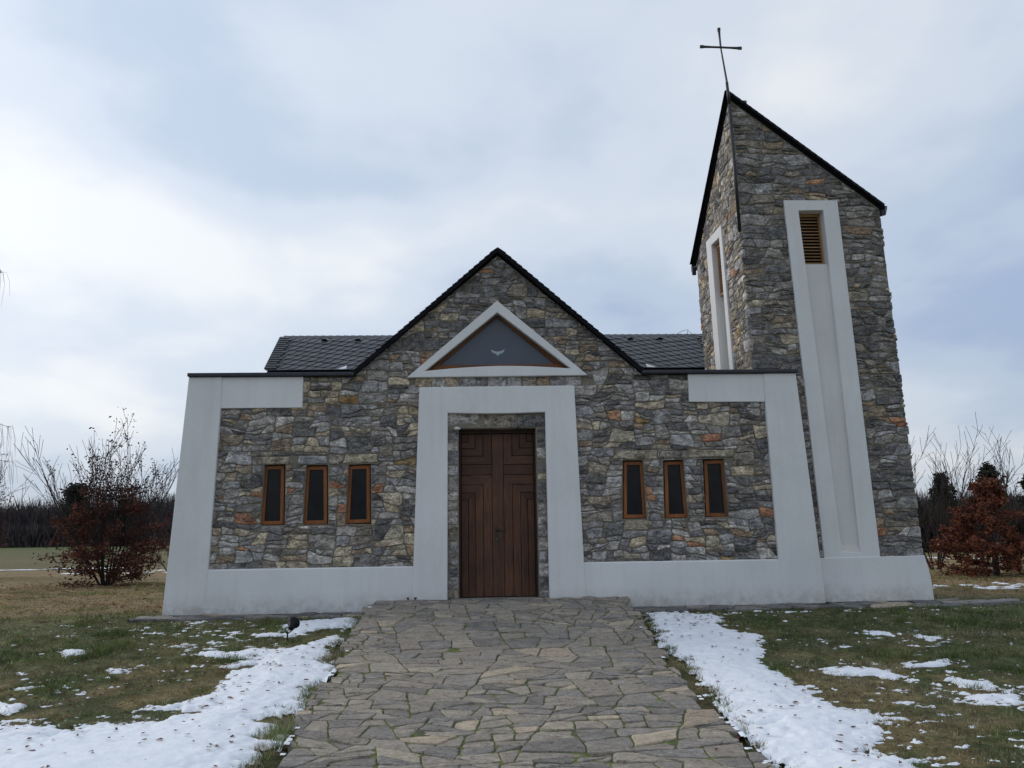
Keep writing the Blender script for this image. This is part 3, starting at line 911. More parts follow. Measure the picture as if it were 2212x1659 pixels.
# --- roofs
def roof_slab(name, a, b, thick, y0, y1, m):
    """a sloped slab between two (x, z) points, top on the line a-b"""
    dx, dz = b[0] - a[0], b[1] - a[1]; l = math.hypot(dx, dz)
    n = (-dz / l, dx / l) if dx > 0 else (dz / l, -dx / l)
    p = [a, b, (b[0] - n[0] * thick, b[1] - n[1] * thick), (a[0] - n[0] * thick, a[1] - n[1] * thick)]
    if area(p) < 0: p.reverse()
    return prism(name, p, [], lambda u, v, d: (u, -d, v), -y1, -y0, m, church)
APX = (0.02, 5.985)
SL, SR = (-2.50, 3.735), (2.54, 3.745)
verge = {}
for s, e in ((-1, SL), (1, SR)):
    rf = roof_slab('roof', APX, e, .048, -.055, 8.1, M_VERGE)
    verge[s] = rf
    # overlapping verge slates along the rake
    L_ = Vector((e[0] - APX[0], 0, e[1] - APX[1])); ln = L_.length; L_.normalize()
    n_ = Vector((-L_.z, 0, L_.x)) if s > 0 else Vector((L_.z, 0, -L_.x))
    k = 0; t_ = 0.0
    while t_ < ln - .02:
        a_ = Vector((APX[0], 0, APX[1])) + L_ * t_
        w_ = .175; q0 = a_ + n_ * .006; q1 = a_ + L_ * w_ + n_ * .026
        bq0 = q0 - n_ * .064; bq1 = a_ + L_ * w_ - n_ * (.050 + .012 * rnd.random())
        pts = [(q0.x, q0.z), (q1.x, q1.z), (bq1.x, bq1.z), (bq0.x, bq0.z)]
        if area(pts) < 0: pts.reverse()
        g_ = rnd.uniform(.75, 1.2)
        prism('verge_slate', pts, [], lambda u, v, d: (u, -d, v), .055, .070 + .004 * rnd.random(), M_VSLATE, rf, 0, (.012 * g_, .012 * g_, .015 * g_, rnd.random()))
        prism('verge_slate', [(pts[0][0], pts[0][1]), (pts[1][0], pts[1][1]), (pts[2][0], pts[2][1]), (pts[3][0], pts[3][1])], [],
              lambda u, v, d: (u, -d, v), -.30, .050, M_SLATE, rf, 0, (.03 * g_, .03 * g_, .036 * g_, rnd.random())) if False else None
        t_ += .125; k += 1
# transept (side wing) roofs
E0 = (.005, 3.80); RG = (1.10, 4.66)
sl_len = math.hypot(RG[0] - E0[0], RG[1] - E0[1])
sy, sz_ = (RG[0] - E0[0]) / sl_len, (RG[1] - E0[1]) / sl_len
KW = 1.235      # the roof was measured on the facade plane; it really stands this much farther off
def far(p): return tuple(CAM[i] + KW * (p[i] - CAM[i]) for i in range(3))
def ms(u, v, d): return far((u, E0[0] + sy * v - sz_ * d, E0[1] + sz_ * v + sy * d))
def slate_poly(s, w, h):
    """scale slate: squared on one side, a big round corner on the other; s is the side the round corner faces"""
    r = w * .78
    arc = [(w / 2 - r + r * math.sin(a), -h / 2 + r * .8 - r * .8 * math.cos(a)) for a in [math.pi / 2 * k / 5 for k in range(6)]]
    p = [(-w / 2, -h / 2)] + arc + [(w / 2, h / 2), (-w / 2, h / 2)]
    return [(x * s, y) for x, y in p] if s > 0 else [(x * s, y) for x, y in reversed(p)]
for s in (-1, 1):
    xo, xi = s * 3.93, s * .55
    rf = mesh('transept_roof', [ms(xo, -.62, -.03), ms(xi, -.62, -.03), ms(xi, sl_len, -.03), ms(xo, sl_len, -.03),
                                far((xo, 2.70, E0[1] - .42)), far((xi, 2.70, E0[1] - .42))],
              [(0, 1, 2, 3) if s < 0 else (3, 2, 1, 0), (3, 2, 5, 4), (0, 3, 4), (1, 5, 2), (0, 4, 5, 1)], M_VERGE, church)
    rows = 10
    ph = .182; pw = .139
    for i in range(-1, 13):
        for j in range(0, 20):
            # courses climb towards the outside end
            u = xo - s * (.13 + j * pw + (i % 2) * .02)
            v = .02 + i * ph - .22 * (j * pw)
            if v < -.05 or v > sl_len - .07: continue
            x_edge = 2.48 - 0.0 * v
            zz_ = E0[1] + sz_ * v; limit_x = 2.52 - (zz_ - 3.735) * (2.52 / 2.25)
            if abs(u) < limit_x - .20: continue
            g_ = rnd.uniform(.85, 1.15)
            pp = slate_poly(-s, .200, .262)
            rot_ = s * .21
            pp = [(x * math.cos(rot_) - y * math.sin(rot_), x * math.sin(rot_) + y * math.cos(rot_)) for x, y in pp]
            n = len(pp)
            lift = lambda x, y: .004 + .026 * (1 - (y + .131) / .262) + .012 * (.5 + x * -s / .2 * 1.0)
            cl = lambda vv: max(min(vv, sl_len - .02), -.015)
            V_ = [ms(u + x, cl(v + y), lift(x, y) + .012) for x, y in pp] + [ms(u + x, cl(v + y), lift(x, y)) for x, y in pp]
            F_ = [tuple(range(n)), tuple(reversed(range(n, 2 * n)))] + [(a, n + a, n + (a + 1) % n, (a + 1) % n) for a in range(n)]
            mesh('slate', V_, F_, M_SLATE, rf, ms(u, v, 0), False, (.085 * g_, .088 * g_, .098 * g_, rnd.random()))
    # end slates laid flat along the outer verge
    for k in range(15):
        v = .03 + k * (sl_len - .08) / 15
        g_ = rnd.uniform(.8, 1.15)
        w_ = .17 + .03 * math.sin(k * 2.1)
        pts = [(xo + s * .03, v), (xo - s * w_, v - .012), (xo - s * w_, v + .09), (xo + s * .03, v + .09)]
        if area(pts) < 0: pts.reverse()
        V_ = [ms(a, b_, .048 + .018 * (1 - (b_ - v) / .09)) for a, b_ in pts] + [ms(a, b_, .024) for a, b_ in pts]
        mesh('slate', V_, [(0, 1, 2, 3), (7, 6, 5, 4)] + [(a, 4 + a, 4 + (a + 1) % 4, (a + 1) % 4) for a in range(4)], M_SLATE, rf, ms(xo, v, 0), False, (.085 * g_, .088 * g_, .098 * g_, rnd.random()))
    # ridge slates
    for k in range(15):
        u = xo - s * (.03 + k * .136)
        g_ = rnd.uniform(.9, 1.2)
        a, b_ = u, u - s * .165
        lo, hi = min(a, b_), max(a, b_)
        t0, t1 = (.036, .028)
        za = lambda uu: .028 + .012 * (abs(uu) - min(abs(a), abs(b_))) / .165 * (1) * 1.0
        V_ = [ms(lo, sl_len - .10, za(lo)), ms(hi, sl_len - .10, za(hi)), ms(hi, sl_len + .02, za(hi)), ms(lo, sl_len + .02, za(lo)),
              ms(lo, sl_len - .10, za(lo) - .008), ms(hi, sl_len - .10, za(hi) - .008), ms(hi, sl_len + .02, za(hi) - .008), ms(lo, sl_len + .02, za(lo) - .008)]
        mesh('ridge_slate', V_, [(0, 1, 2, 3), (7, 6, 5, 4)] + [(a_, 4 + a_, 4 + (a_ + 1) % 4, (a_ + 1) % 4) for a_ in range(4)], M_SLATE, rf, ms(u, sl_len, 0), False, (.060 * g_, .063 * g_, .074 * g_, rnd.random()))
    # vent cowls
    for xv_ in ((-3.13, -2.52) if s < 0 else (2.48, 3.03)):
        V_, F_ = [], []
        vv = sl_len - .235
        for a in range(7):
            for b_ in range(5):
                th = math.pi * a / 6; rr = .062 * (1 - b_ / 5.5)
                V_.append(ms(xv_ + .062 * math.cos(th) * (1 - (b_ / 4) ** 2 * .7), vv + .15 * b_ / 4, .025 + .062 * math.sin(th) * (1 - (b_ / 4) ** 1.5)))
        for a in range(6):
            for b_ in range(4):
                F_.append((a * 5 + b_, (a + 1) * 5 + b_, (a + 1) * 5 + b_ + 1, a * 5 + b_ + 1))
        F_.append(tuple(a * 5 for a in range(7)))
        mesh('vent_cowl', V_, F_, M_BLACK, rf, None, True)
    # gutter and metal coping running out over the pier
    g0, g1 = (-5.215, -2.44) if s < 0 else (2.47, 5.20)
    prism('gutter', [(g0, 3.714), (g1, 3.714), (g1, 3.775), (g0, 3.775)], [], mf, -.07, .125, M_GUTTER, church, .012)
    prism('coping', [(min(s * 2.47, s * 5.19), 3.72), (max(s * 2.47, s * 5.19), 3.72), (max(s * 2.47, s * 5.19), 3.752), (min(s * 2.47, s * 5.19), 3.752)], [], mf, -.47 if s < 0 else -.13, -.071, M_GUTTER, church)
# lightning conductor on the right transept ridge
wp = [ms(3.38, sl_len, .03), ms(3.50, sl_len + .03, .09), ms(3.60, sl_len + .05, .11), ms(3.68, sl_len, .045), ms(3.76, sl_len - .1, .04), ms(3.82, sl_len - .3, .035), ms(3.80, sl_len - .42, .035)]
wv = tube(wp, .0055, 5); mesh('lightning_wire', wv[0], wv[1], M_WIRE, church)
wv = join([tube([ms(3.60, sl_len + .02, .02), ms(3.60, sl_len + .02, .10)], .006, 5), tube([ms(3.80, sl_len - .45, .03), ms(3.80, sl_len - .36, .10)], .010, 6)])
mesh('wire_holder', wv[0], wv[1], M_WIRE, church)

# ------------------------------------------------------------------ bell tower
YT = 0.20
tower = empty('bell_tower', (5.8, 1.2, -.2), 'tall dark grey rubble stone bell tower with slanting slate roof and white plaster strips', 'tower')
def mt_f(u, v, d): return (u, YT - d, v)
def XL(v): return 4.40 + (9.16 - v) * 0.0165
def mt_l(u, v, d): return (XL(v) - d, -u, v)
def xr(v): return 7.035 + (6.8 - v) * .027
A_ = (4.40, YT, 9.05)
cx_, cy_ = .814, .756   # slopes of the roof plane
def zr(x, y): return A_[2] - (x - A_[0]) * cx_ - (y - A_[1]) * cy_
F_OUT = [(4.56, -.25), (xr(-.25), -.25), (7.06, zr(7.06, YT) - .05), (4.415, zr(4.415, YT) - .05)]
ST_O = [(5.50, -.165), (6.46, -.165), (6.27, 6.97), (5.27, 6.97)]
REC = [(5.79, .66), (6.10, .64), (5.99, 6.78), (5.53, 6.77)]
core = prism('front_wall', F_OUT, [[(5.76, .60), (6.13, .60), (6.02, 6.81), (5.50, 6.81)]], mt_f, -.34, 0, M_MORTAR, tower)
L_OUT = [(-3.12, -.25), (-.215, -.25), (-.215, zr(4.41, .2) - .05), (-3.12, zr(4.41, 3.12) - .05)]
LREC = [(-1.87, .8), (-1.35, .8), (-1.31, 6.69), (-1.85, 6.73)]
side = prism('side_wall', L_OUT, [[(-1.915, .75), (-1.305, .75), (-1.265, 6.735), (-1.895, 6.775)]], mt_l, -.34, 0, M_MORTAR, tower)
bw = mesh('back_wall', [(7.10, YT + .02, -.25), (4.55, 3.1, -.25), (4.46, 3.1, zr(4.46, 3.1) - .06), (7.04, YT + .02, zr(7.04, YT) - .06)], [(0, 1, 2, 3)], M_MORTAR, tower)
# plaster lining of the two tall recesses
for mp_, ho, hi_ in ((mt_f, [(5.755, .59), (6.135, .59), (6.025, 6.815), (5.495, 6.815)], REC), (mt_l, [(-1.91, .76), (-1.31, .76), (-1.27, 6.73), (-1.89, 6.77)], LREC)):
    prism('recess_lining', ho, [hi_], mp_, -.24, -.013, M_RECESS, tower)
# facing
rt_ = random.Random(23)
raw = []; guillotine(4.40, .40, 7.30, 9.2, .38, .140, rt_, raw)
def bnd(poly, g): return edges(poly, g)
tf_bound = bnd([(4.545, .5), (xr(.5), .5), (7.055, zr(7.055, YT) - .10), (4.415, zr(4.415, YT) - .10)], .018)
tcover = [[(5.51, -.2), (6.44, -.2), (6.26, 6.95), (5.285, 6.95)]]
rnd = random.Random(29)
tf = []
for p in raw:
    g = rnd.uniform(-.012, .022)
    b2 = [tf_bound[0], (tf_bound[1][0], tf_bound[1][1], tf_bound[1][2] + g), tf_bound[2], (tf_bound[3][0], tf_bound[3][1], tf_bound[3][2] + g * .5)]
    tf += facing([p], 9, [[(5.65, -.1), (6.25, -.1), (6.14, 6.85), (5.42, 6.85)]], tcover, b2, .006)
TM = [(6.96, 2.84, 'orange'), (6.49, 5.03, 'brown'), (6.6, 4.13, 'orange'), (6.68, 2.98, 'brown'), (4.99, 4.25, 'orange'), (5.27, 4.12, 'brown'), (6.54, 3.78, 'tan'),
      (6.55, .95, 'orange'), (6.6, 1.35, 'brown'), (7.0, .7, 'light'), (5.1, 8.0, 'brown'), (5.0, 7.2, 'light')]
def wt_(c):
    return {'dark': 9, 'mid': 8, 'light': 1.2, 'tan': .6, 'brown': .9, 'orange': .12}  # dark stone, picked darker still to put the sunless front into the colour
items_f = (tf, mt_f, core)
raw = []; guillotine(-3.2, 3.55, -.16, 9.2, .26, .15, rt_, raw)
l_bound = bnd([(-3.10, 3.5), (-.19, 3.5), (-.19, zr(4.41, .2) - .10), (-3.10, zr(4.41, 3.10) - .10)], .012)
tl = facing(raw, 15, [[(-2.0, 3), (-1.15, 3), (-1.22, 6.8), (-2.0, 6.8)]], [[(-2.12, 3), (-.97, 3), (-1.17, 6.85), (-2.15, 6.88)]], l_bound, .006)
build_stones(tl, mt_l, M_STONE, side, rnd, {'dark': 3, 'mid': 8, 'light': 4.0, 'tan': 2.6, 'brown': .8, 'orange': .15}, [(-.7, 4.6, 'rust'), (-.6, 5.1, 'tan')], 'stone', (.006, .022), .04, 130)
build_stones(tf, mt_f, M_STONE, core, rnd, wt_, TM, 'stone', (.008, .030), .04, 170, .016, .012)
# plaster strips with tall recess
prism('plaster_strip', ST_O, [REC], mt_f, -.012, .060, M_PLASTER, tower, .010)
mesh('recess_back', [mt_f(5.75, .60, .018), mt_f(6.16, .60, .018), mt_f(6.06, 5.768, -.012), mt_f(5.50, 5.768, -.012), mt_f(6.06, 5.768, -.24), mt_f(5.50, 5.768, -.24), mt_f(6.04, 6.9, -.24), mt_f(5.46, 6.9, -.24)],
     [(0, 1, 2, 3), (3, 2, 4, 5), (5, 4, 6, 7)], M_RECESS, tower)
mesh('recess_sill', [mt_f(5.79, .655, .045), mt_f(6.10, .635, .045), mt_f(6.10, .76, .019), mt_f(5.79, .78, .019)], [(0, 1, 2, 3)], M_CREAM, tower)
prism('plaster_strip', [(-2.20, 3.3), (-1.10, 3.3), (-1.15, 6.89), (-2.19, 6.92)], [[(-1.861, 3.4), (-1.333, 3.4), (-1.31, 6.69), (-1.85, 6.73)]], mt_l, -.02, .050, M_PLASTER, tower, .010)
prism('recess_back', [(-2.1, .7), (-1.0, .7), (-1.1, 6.9), (-2.1, 6.9)], [], mt_l, -.14, -.12, M_CREAM, tower)
def louvre(mp, q, n, d0, d1):
    fr_ = prism('louvre', q, [inset_exact(q, .045)], mp, d0, d1, M_LOUVRE, tower, .003, (1, 1, 1, .3))
    inn = inset_exact(q, .040)
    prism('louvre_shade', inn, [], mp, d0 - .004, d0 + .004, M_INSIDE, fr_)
    for k in range(n):
        f0 = (k + .25) / n; f1 = (k + .80) / n
        l0 = [inn[0][i] + (inn[3][i] - inn[0][i]) * f0 for i in (0, 1)]; r_0 = [inn[1][i] + (inn[2][i] - inn[1][i]) * f0 for i in (0, 1)]
        l1 = [inn[0][i] + (inn[3][i] - inn[0][i]) * f1 for i in (0, 1)]; r_1 = [inn[1][i] + (inn[2][i] - inn[1][i]) * f1 for i in (0, 1)]
        V_ = [mp(*l0, d1 - .008), mp(*r_0, d1 - .008), mp(*r_1, d0 + .012), mp(*l1, d0 + .012)]
        V_ += [(v[0], v[1], v[2] - .012) for v in V_]
        mesh('slat', V_, [(0, 1, 2, 3), (7, 6, 5, 4), (0, 4, 5, 1), (1, 5, 6, 2), (2, 6, 7, 3), (3, 7, 4, 0)], M_LOUVRE, fr_, None, False, (rnd.uniform(.8, 1.2),) * 3 + (rnd.random(),))
louvre(mt_f, [(5.535, 5.775), (6.02, 5.775), (6.00, 6.77), (5.52, 6.77)], 15, -.20, -.12)
louvre(mt_l, [(-1.86, 5.65), (-1.31, 5.65), (-1.31, 6.68), (-1.86, 6.70)], 15, -.115, -.06)
# plinth of the tower
prism('plinth', [(5.385, -.165), (7.285, -.165), (7.27, .2), (7.20, .575), (5.385, .56)], [], mt_f, -.36, .075, M_PLASTER, tower, .010)
prism('plinth', [(-.22, -.2), (-.22, -.19), (-.21, -.19)], [], mt_f, -.02, -.01, M_MEMB, tower) if False else None
box('damp_membrane', (5.40, YT - .065, -.24), (7.27, YT + .2, -.16), M_MEMB, tower)
# slanting roof
oh = .12
pts2 = [(4.355, YT - .05), (7.15, YT - .05), (4.355, 3.24)]
top = [(x, y, zr(x, y) + .045) for x, y in pts2]; bot = [(x, y, zr(x, y) - .045) for x, y in pts2]
troof = mesh('roof', top + bot, [(0, 1, 2), (5, 4, 3), (0, 3, 4, 1), (1, 4, 5, 2), (2, 5, 3, 0)], M_VERGE, tower)
for (P0, P1, nv) in ((Vector(top[0]), Vector(top[1]), Vector((0, -1, 0))), (Vector(top[0]), Vector(top[2]), Vector((-1, 0, 0)))):
    D = (P1 - P0); ln = D.length; D.normalize()
    sd = nv
    upn = Vector((cx_, cy_, 1)).normalized()
    t_ = 0
    while t_ < ln - .02:
        a_ = P0 + D * t_; b_ = P0 + D * min(t_ + .18, ln)
        ps = [a_ + upn * .002, b_ + upn * .014, b_ - upn * (.070 + rnd.uniform(0, .010)), a_ - upn * .080]
        V_ = [tuple(p + sd * .014) for p in ps] + [tuple(p - sd * .03) for p in ps]
        g_ = rnd.uniform(.8, 1.2)
        mesh('verge_slate', V_, [(0, 3, 2, 1), (4, 5, 6, 7), (0, 1, 5, 4), (1, 2, 6, 5), (2, 3, 7, 6), (3, 0, 4, 7)], M_VSLATE, troof, None, False, (.012 * g_, .012 * g_, .015 * g_, rnd.random()))
        t_ += .135
# eaves gutter along the slanting edge, with the flared ends that show on both sides
ga, gb = Vector(top[1]) + Vector((.03, .02, -.10)), Vector(top[2]) + Vector((.02, .03, -.10))
gd = (gb - ga).normalized(); gn = Vector((gd.y, -gd.x, 0)).normalized()
if gn.x < 0: gn = -gn
prof = [(-.02, .08), (.075, .10), (.055, .04), (.0, -.04), (-.045, -.11), (-.045, .0)]
V_ = [tuple(ga + gn * a + Vector((0, 0, b))) for a, b in prof] + [tuple(gb + gn * a + Vector((0, 0, b))) for a, b in prof]
n = len(prof)
mesh('gutter', V_, [tuple(range(n)), tuple(reversed(range(n, 2 * n)))] + [(a, n + a, n + (a + 1) % n, (a + 1) % n) for a in range(n)], M_BLACK, tower)
box('gutter_bracket', (4.34, 3.14, zr(4.38, 3.2) - .26), (4.42, 3.20, zr(4.38, 3.2) - .10), M_BLACK, tower)
# small ties on the side wall near the verge
for yy, zz1 in ((2.3, 7.05), (2.75, 6.7)):
    tv = tube([(XL(zz1) + .02, yy, zz1), (XL(zz1) - .10, yy, zz1 + .02)], .008, 5); mesh('wall_tie', tv[0], tv[1], M_BLACK, tower)

# ------------------------------------------------------------------ cross on the tower
cross = empty('metal_cross', (4.40, YT - .13, 6.39), 'thin dark metal cross on a long pole clamped to the corner of the bell tower', 'cross')
kk = (YT - .13 - CAM.y) / (.2 - CAM.y)
def cp_(x, z): return (CAM.x + (x - CAM.x) * kk, YT - .13, CAM.z + (z - CAM.z) * kk)
pv = join([tube([cp_(4.435, 6.39), cp_(4.405, 8.9)], .030, 10), tube([cp_(4.405, 8.9), cp_(4.385, 9.35)], [.030, .026], 10)])
mesh('pole', pv[0], pv[1], M_BLACK, cross, None, True)
c0 = Vector(cp_(4.312, 10.075)); ct = Vector(cp_(4.300, 10.48)); cl_ = Vector(cp_(3.915, 10.085)); cr_ = Vector(cp_(4.715, 10.06)); cb = Vector(cp_(4.387, 9.33))
def flare(a, b, w0, w1, d=.018):
    ax = (b - a).normalized(); sd = ax.cross(Vector((0, 1, 0))).normalized()
    V_ = []
    L2 = (b - a).length
    for f, w in ((0, w0), (.45, w0), (.8, (w0 * .55 + w1 * .45)), (.86, w1), (1, w1 * .96)):
        c = a + ax * L2 * f
        for sx_, sy_ in ((-1, -1), (1, -1), (1, 1), (-1, 1)):
            V_.append(tuple(c + sd * w * sx_ + Vector((0, 1, 0)) * d * sy_))
    F_ = [(0, 1, 2, 3)] + [(4 * i + k, 4 * i + (k + 1) % 4, 4 * i + 4 + (k + 1) % 4, 4 * i + 4 + k) for i in range(4) for k in range(4)] + [(19, 18, 17, 16)]
    return V_, F_
uv = join([flare(c0, ct, .013, .026), tube([cb, c0], [.022, .016], 8)])
mesh('upright', uv[0], uv[1], M_BLACK, cross)
hv = join([flare(c0, cl_, .011, .025), flare(c0, cr_, .011, .025)])
mesh('crossbar', hv[0], hv[1], M_BLACK, cross)
for zc_ in (6.95, 8.05, 8.75):
    p0 = cp_(4.43 - (zc_ - 6.4) * .012, zc_)
    bv = tube([p0, (p0[0] + .07, YT + .03, zc_)], .012, 6); mesh('clamp', bv[0], bv[1], M_BLACK, cross)

# ------------------------------------------------------------------ small things on and by the wall
sen = empty('security_lamp', (-.715, .04, 2.80), 'tiny white lamp fixed at the top left corner of the door opening', 'lamp')
sv = join([tube([(-.745, .00, 2.805), (-.675, -.01, 2.800)], [.026, .030], 12), tube([(-.675, -.01, 2.800), (-.650, -.012, 2.798)], [.022, .018], 12)])
mesh('housing', sv[0], sv[1], M_WHITEPL, sen, None, True)
sv = tube([(-.72, .05, 2.80), (-.72, -.0, 2.803)], .012, 8); mesh('bracket', sv[0], sv[1], M_WHITEPL, sen)
sv = tube([(-.712, .06, 2.78), (-.712, .035, 2.70)], .006, 6); mesh('cable', sv[0], sv[1], M_LAMP, sen)

spx, spy = -2.97, -2.09
spz = float(gz(spx, spy))
spot = empty('garden_spotlight', (spx, spy, spz), 'black round garden spotlight on a short stake in the snow left of the path', 'spotlight')
sv = tube([(spx, spy, spz - .05), (spx + .005, spy, spz + .12)], [.008, .012], 8); mesh('stake', sv[0], sv[1], M_LAMP, spot)
hd = Vector((.10, .80, .42)).normalized()
h0 = Vector((spx + .045, spy - .03, spz + .165))
prof = [(0, .012), (.01, .032), (.05, .042), (.09, .060), (.125, .082), (.145, .090), (.155, .088)]
sv = tube([h0 + hd * a for a, b in prof], [b for a, b in prof], 20); mesh('housing', sv[0], sv[1], M_LAMP, spot, None, False)
sv = tube([h0 + hd * .156, h0 + hd * .160], .078, 20); mesh('lens', sv[0], sv[1], M_LENS, spot)
sv = join([tube([(spx - .012, spy, spz + .10), (spx - .03, spy, spz + .17), h0 + hd * .04 + Vector((-.045, 0, 0))], .008, 6),
           tube([(spx + .012, spy, spz + .10), h0 + hd * .03 + Vector((.04, 0, -.02))], .008, 6)])
mesh('bracket', sv[0], sv[1], M_LAMP, spot)

# ------------------------------------------------------------------ path and pavements
def voronoi(seeds, box_, k=26):
    S = np.array([(s[0], s[1]) for s in seeds]); Wt = np.array([s[2] for s in seeds])
    out = []
    for i in range(len(S)):
        d = np.hypot(*(S - S[i]).T)
        near = np.argsort(d)[1:k]
        p = [(box_[0], box_[1]), (box_[2], box_[1]), (box_[2], box_[3]), (box_[0], box_[3])]
        for j in near:
            dx, dy = S[j] - S[i]; l2 = dx * dx + dy * dy
            m = 0.5 * (S[j] @ S[j] - S[i] @ S[i] + Wt[i] - Wt[j])
            p = clip(p, dx, dy, m)
            if len(p) < 3: break
        if len(p) > 2: out.append(p)
    return out
def flag_seeds(x0, y0, x1, y1, rmin, rmax, rnd_, asp=1.35):
    S = []
    tries = 0
    while tries < 9000:
        tries += 1
        x, y = rnd_.uniform(x0, x1), rnd_.uniform(y0, y1); r = rmin + (rmax - rmin) * rnd_.random() ** 1.3
        if all(((x - a) / asp) ** 2 + (y - b) ** 2 > (0.5 * (r + c)) ** 2 for a, b, c in S):
            S.append((x, y, r))
    return [(a, b, (c * c) * .16) for a, b, c in S]
FPAL = {'flag': 9, 'flagd': 3.5, 'flagt': .7}
def mpath(u, v, d): return (u, v, float(pz(u, v)) + d)
PX0 = [(-9.6, -1.85), (-6.9, -1.90), (-6.0, -2.05), (-4.8, -2.16), (-4.1, -2.0), (-2.5, -2.12), (-1.0, -2.10), (.0, -2.02)]
PX1 = [(-9.6, 1.9), (-7.0, 1.88), (-6.2, 1.87), (-5.35, 1.80), (-3.7, 1.87), (-2.45, 1.93), (-.6, 1.98), (.0, 2.04)]
def ex(tab, y): return float(np.interp(y, [a for a, b in tab], [b for a, b in tab]))
# bed of the path: a solid sheet with skirts
V_, F_ = [], []
yy = np.arange(-9.6, .001, .15)
cols = 15
for y in yy:
    a, b = ex(PX0, y) + .03, ex(PX1, y) - .03
    y_ = min(y, 0.0)
    V_.append((a - .02, y_, float(gz(a, y)) - .15))
    for k in range(cols): 
        x = a + (b - a) * k / (cols - 1)
        V_.append((x, y_, float(pz(x, y)) - .002))
    V_.append((b + .02, y_, float(gz(b, y)) - .15))
w_ = cols + 2
for i in range(len(yy) - 1):
    for k in range(w_ - 1): F_.append((i * w_ + k, i * w_ + k + 1, (i + 1) * w_ + k + 1, (i + 1) * w_ + k))
path = mesh('path', V_, F_, M_JOINT, None, (0, -4, -.5), True)
tag(path, 'wide flagstone path with mossy joints leading up to the door', None, None, 'structure')
rp = random.Random(41)
def crazy(x0, y0, x1, y1, amin, amax, rnd_, asp=1.3):
    """cut a sheet again and again along slanted lines, like crazy paving"""
    out = []
    def rec(p, lim, d):
        A_ = abs(area(p))
        if A_ < lim or d > 16: out.append(p); return
        P_ = np.array(p); w, h = np.ptp(P_[:, 0]) / asp, np.ptp(P_[:, 1])
        ang = (math.pi / 2 if h > w else 0) + rnd_.gauss(0, .30)      # direction of the cut's normal
        a_, b_ = math.cos(ang), math.sin(ang)
        pr = P_[:, 0] * a_ + P_[:, 1] * b_
        c_ = pr.min() + np.ptp(pr) * rnd_.uniform(.36, .64)
        q1, q2 = clip(p, a_, b_, c_), clip(p, -a_, -b_, -c_)
        for q in (q1, q2):
            if len(q) > 2: rec(q, rnd_.uniform(amin, amax) if A_ > 1.2 else lim * rnd_.uniform(.85, 1.15), d + 1)
    rec([(x0, y0), (x1, y0), (x1, y1), (x0, y1)], amax, 0)
    return out
cells = crazy(-2.4, -8.9, 2.4, .2, .030, .20, rp, 1.6)
fl = []
rnd = rp
for p in cells:
    c = centroid(p)
    if c[1] < -8.4: continue
    p = warp(densify(p, .10), 77, .62)
    j0, j1 = rp.uniform(-.07, .05), rp.uniform(-.05, .07)
    p = clip(p, -1, 0, -(ex(PX0, c[1]) + j0)) if len(p) > 2 else p
    p = clip(p, 1, 0, ex(PX1, c[1]) + j1) if len(p) > 2 else p
    p = clip(p, 0, 1, -.035) if len(p) > 2 else p
    if len(p) < 3 or area(p) < .006: continue
    q = inset(p, rp.uniform(.004, .011)); q = simplify(q, 11); q = chamfer(q, rp.uniform(.012, .05)); q = simplify(q, 14)
    if len(q) > 2 and area(q) > .004: fl.append(q)
# the door recess floor
build_stones(fl, mpath, M_FLAG, path, rp, FPAL, [(.45, -5.95, 'flagt'), (1.35, -5.7, 'flagt'), (-1.2, -6.5, 'flagt'), (-.9, -3.9, 'flagt')], 'paving_stone', (.003, .014), .05, 300, .006, .010)
def strip(x0, x1, yf, yb, seed, lab):
    rs = random.Random(seed)
    mpv = lambda u, v, d: (u, v, float(np.interp(v, GY, GZ)) + .012 + d)
    S = flag_seeds(x0 - .3, yf(x0) - .5, x1 + .3, .4, .2, .42, rs, 1.6)
    cs = voronoi(S, (x0 - .5, -1.5, x1 + .5, 1.0))
    xsr = np.linspace(x0, x1, 40)
    V_ = []
    for x in xsr:
        V_ += [mpv(x, yf(x) + .03, -.05), mpv(x, yf(x) + .04, -.002), mpv(x, yb, -.002)]
    F_ = []
    for i in range(39):
        F_ += [(3 * i, 3 * i + 3, 3 * i + 4, 3 * i + 1), (3 * i + 1, 3 * i + 4, 3 * i + 5, 3 * i + 2)]
    st = mesh('pavement', V_, F_, M_JOINT, None, (0.5 * (x0 + x1), -.4, -.2))
    tag(st, lab, None, None, 'structure')
    o = []
    for p in cs:
        c = centroid(p)
        p = warp(densify(p, .1), 31, .6)
        for a, b, cc in ((-1, 0, -x0), (1, 0, x1), (0, 1, yb), (0, -1, -(yf(c[0]) + rs.uniform(-.07, .05)))):
            if len(p) > 2: p = clip(p, a, b, cc)
        if len(p) < 3 or area(p) < .006: continue
        q = simplify(chamfer(simplify(inset(p, .016), 11), .03), 14)
        o.append(q)
    build_stones(o, mpv, M_FLAG, st, rs, {'dark': 5, 'flagd': 5, 'flagt': 1.2}, (), 'paving_stone', (.004, .034), .04, 120, .008, .014)
strip(-5.75, -2.12, lambda x: -.52 + .0 * x, -.04, 5, 'narrow strip of paving stones along the foot of the left plinth')
strip(2.07, 5.42, lambda x: -.56, -.04, 6, 'narrow strip of paving stones along the foot of the right plinth')
strip(5.43, 8.6, lambda x: -.56 + .10 * max(0, x - 7), .12, 8, 'strip of paving stones at the foot of the bell tower')

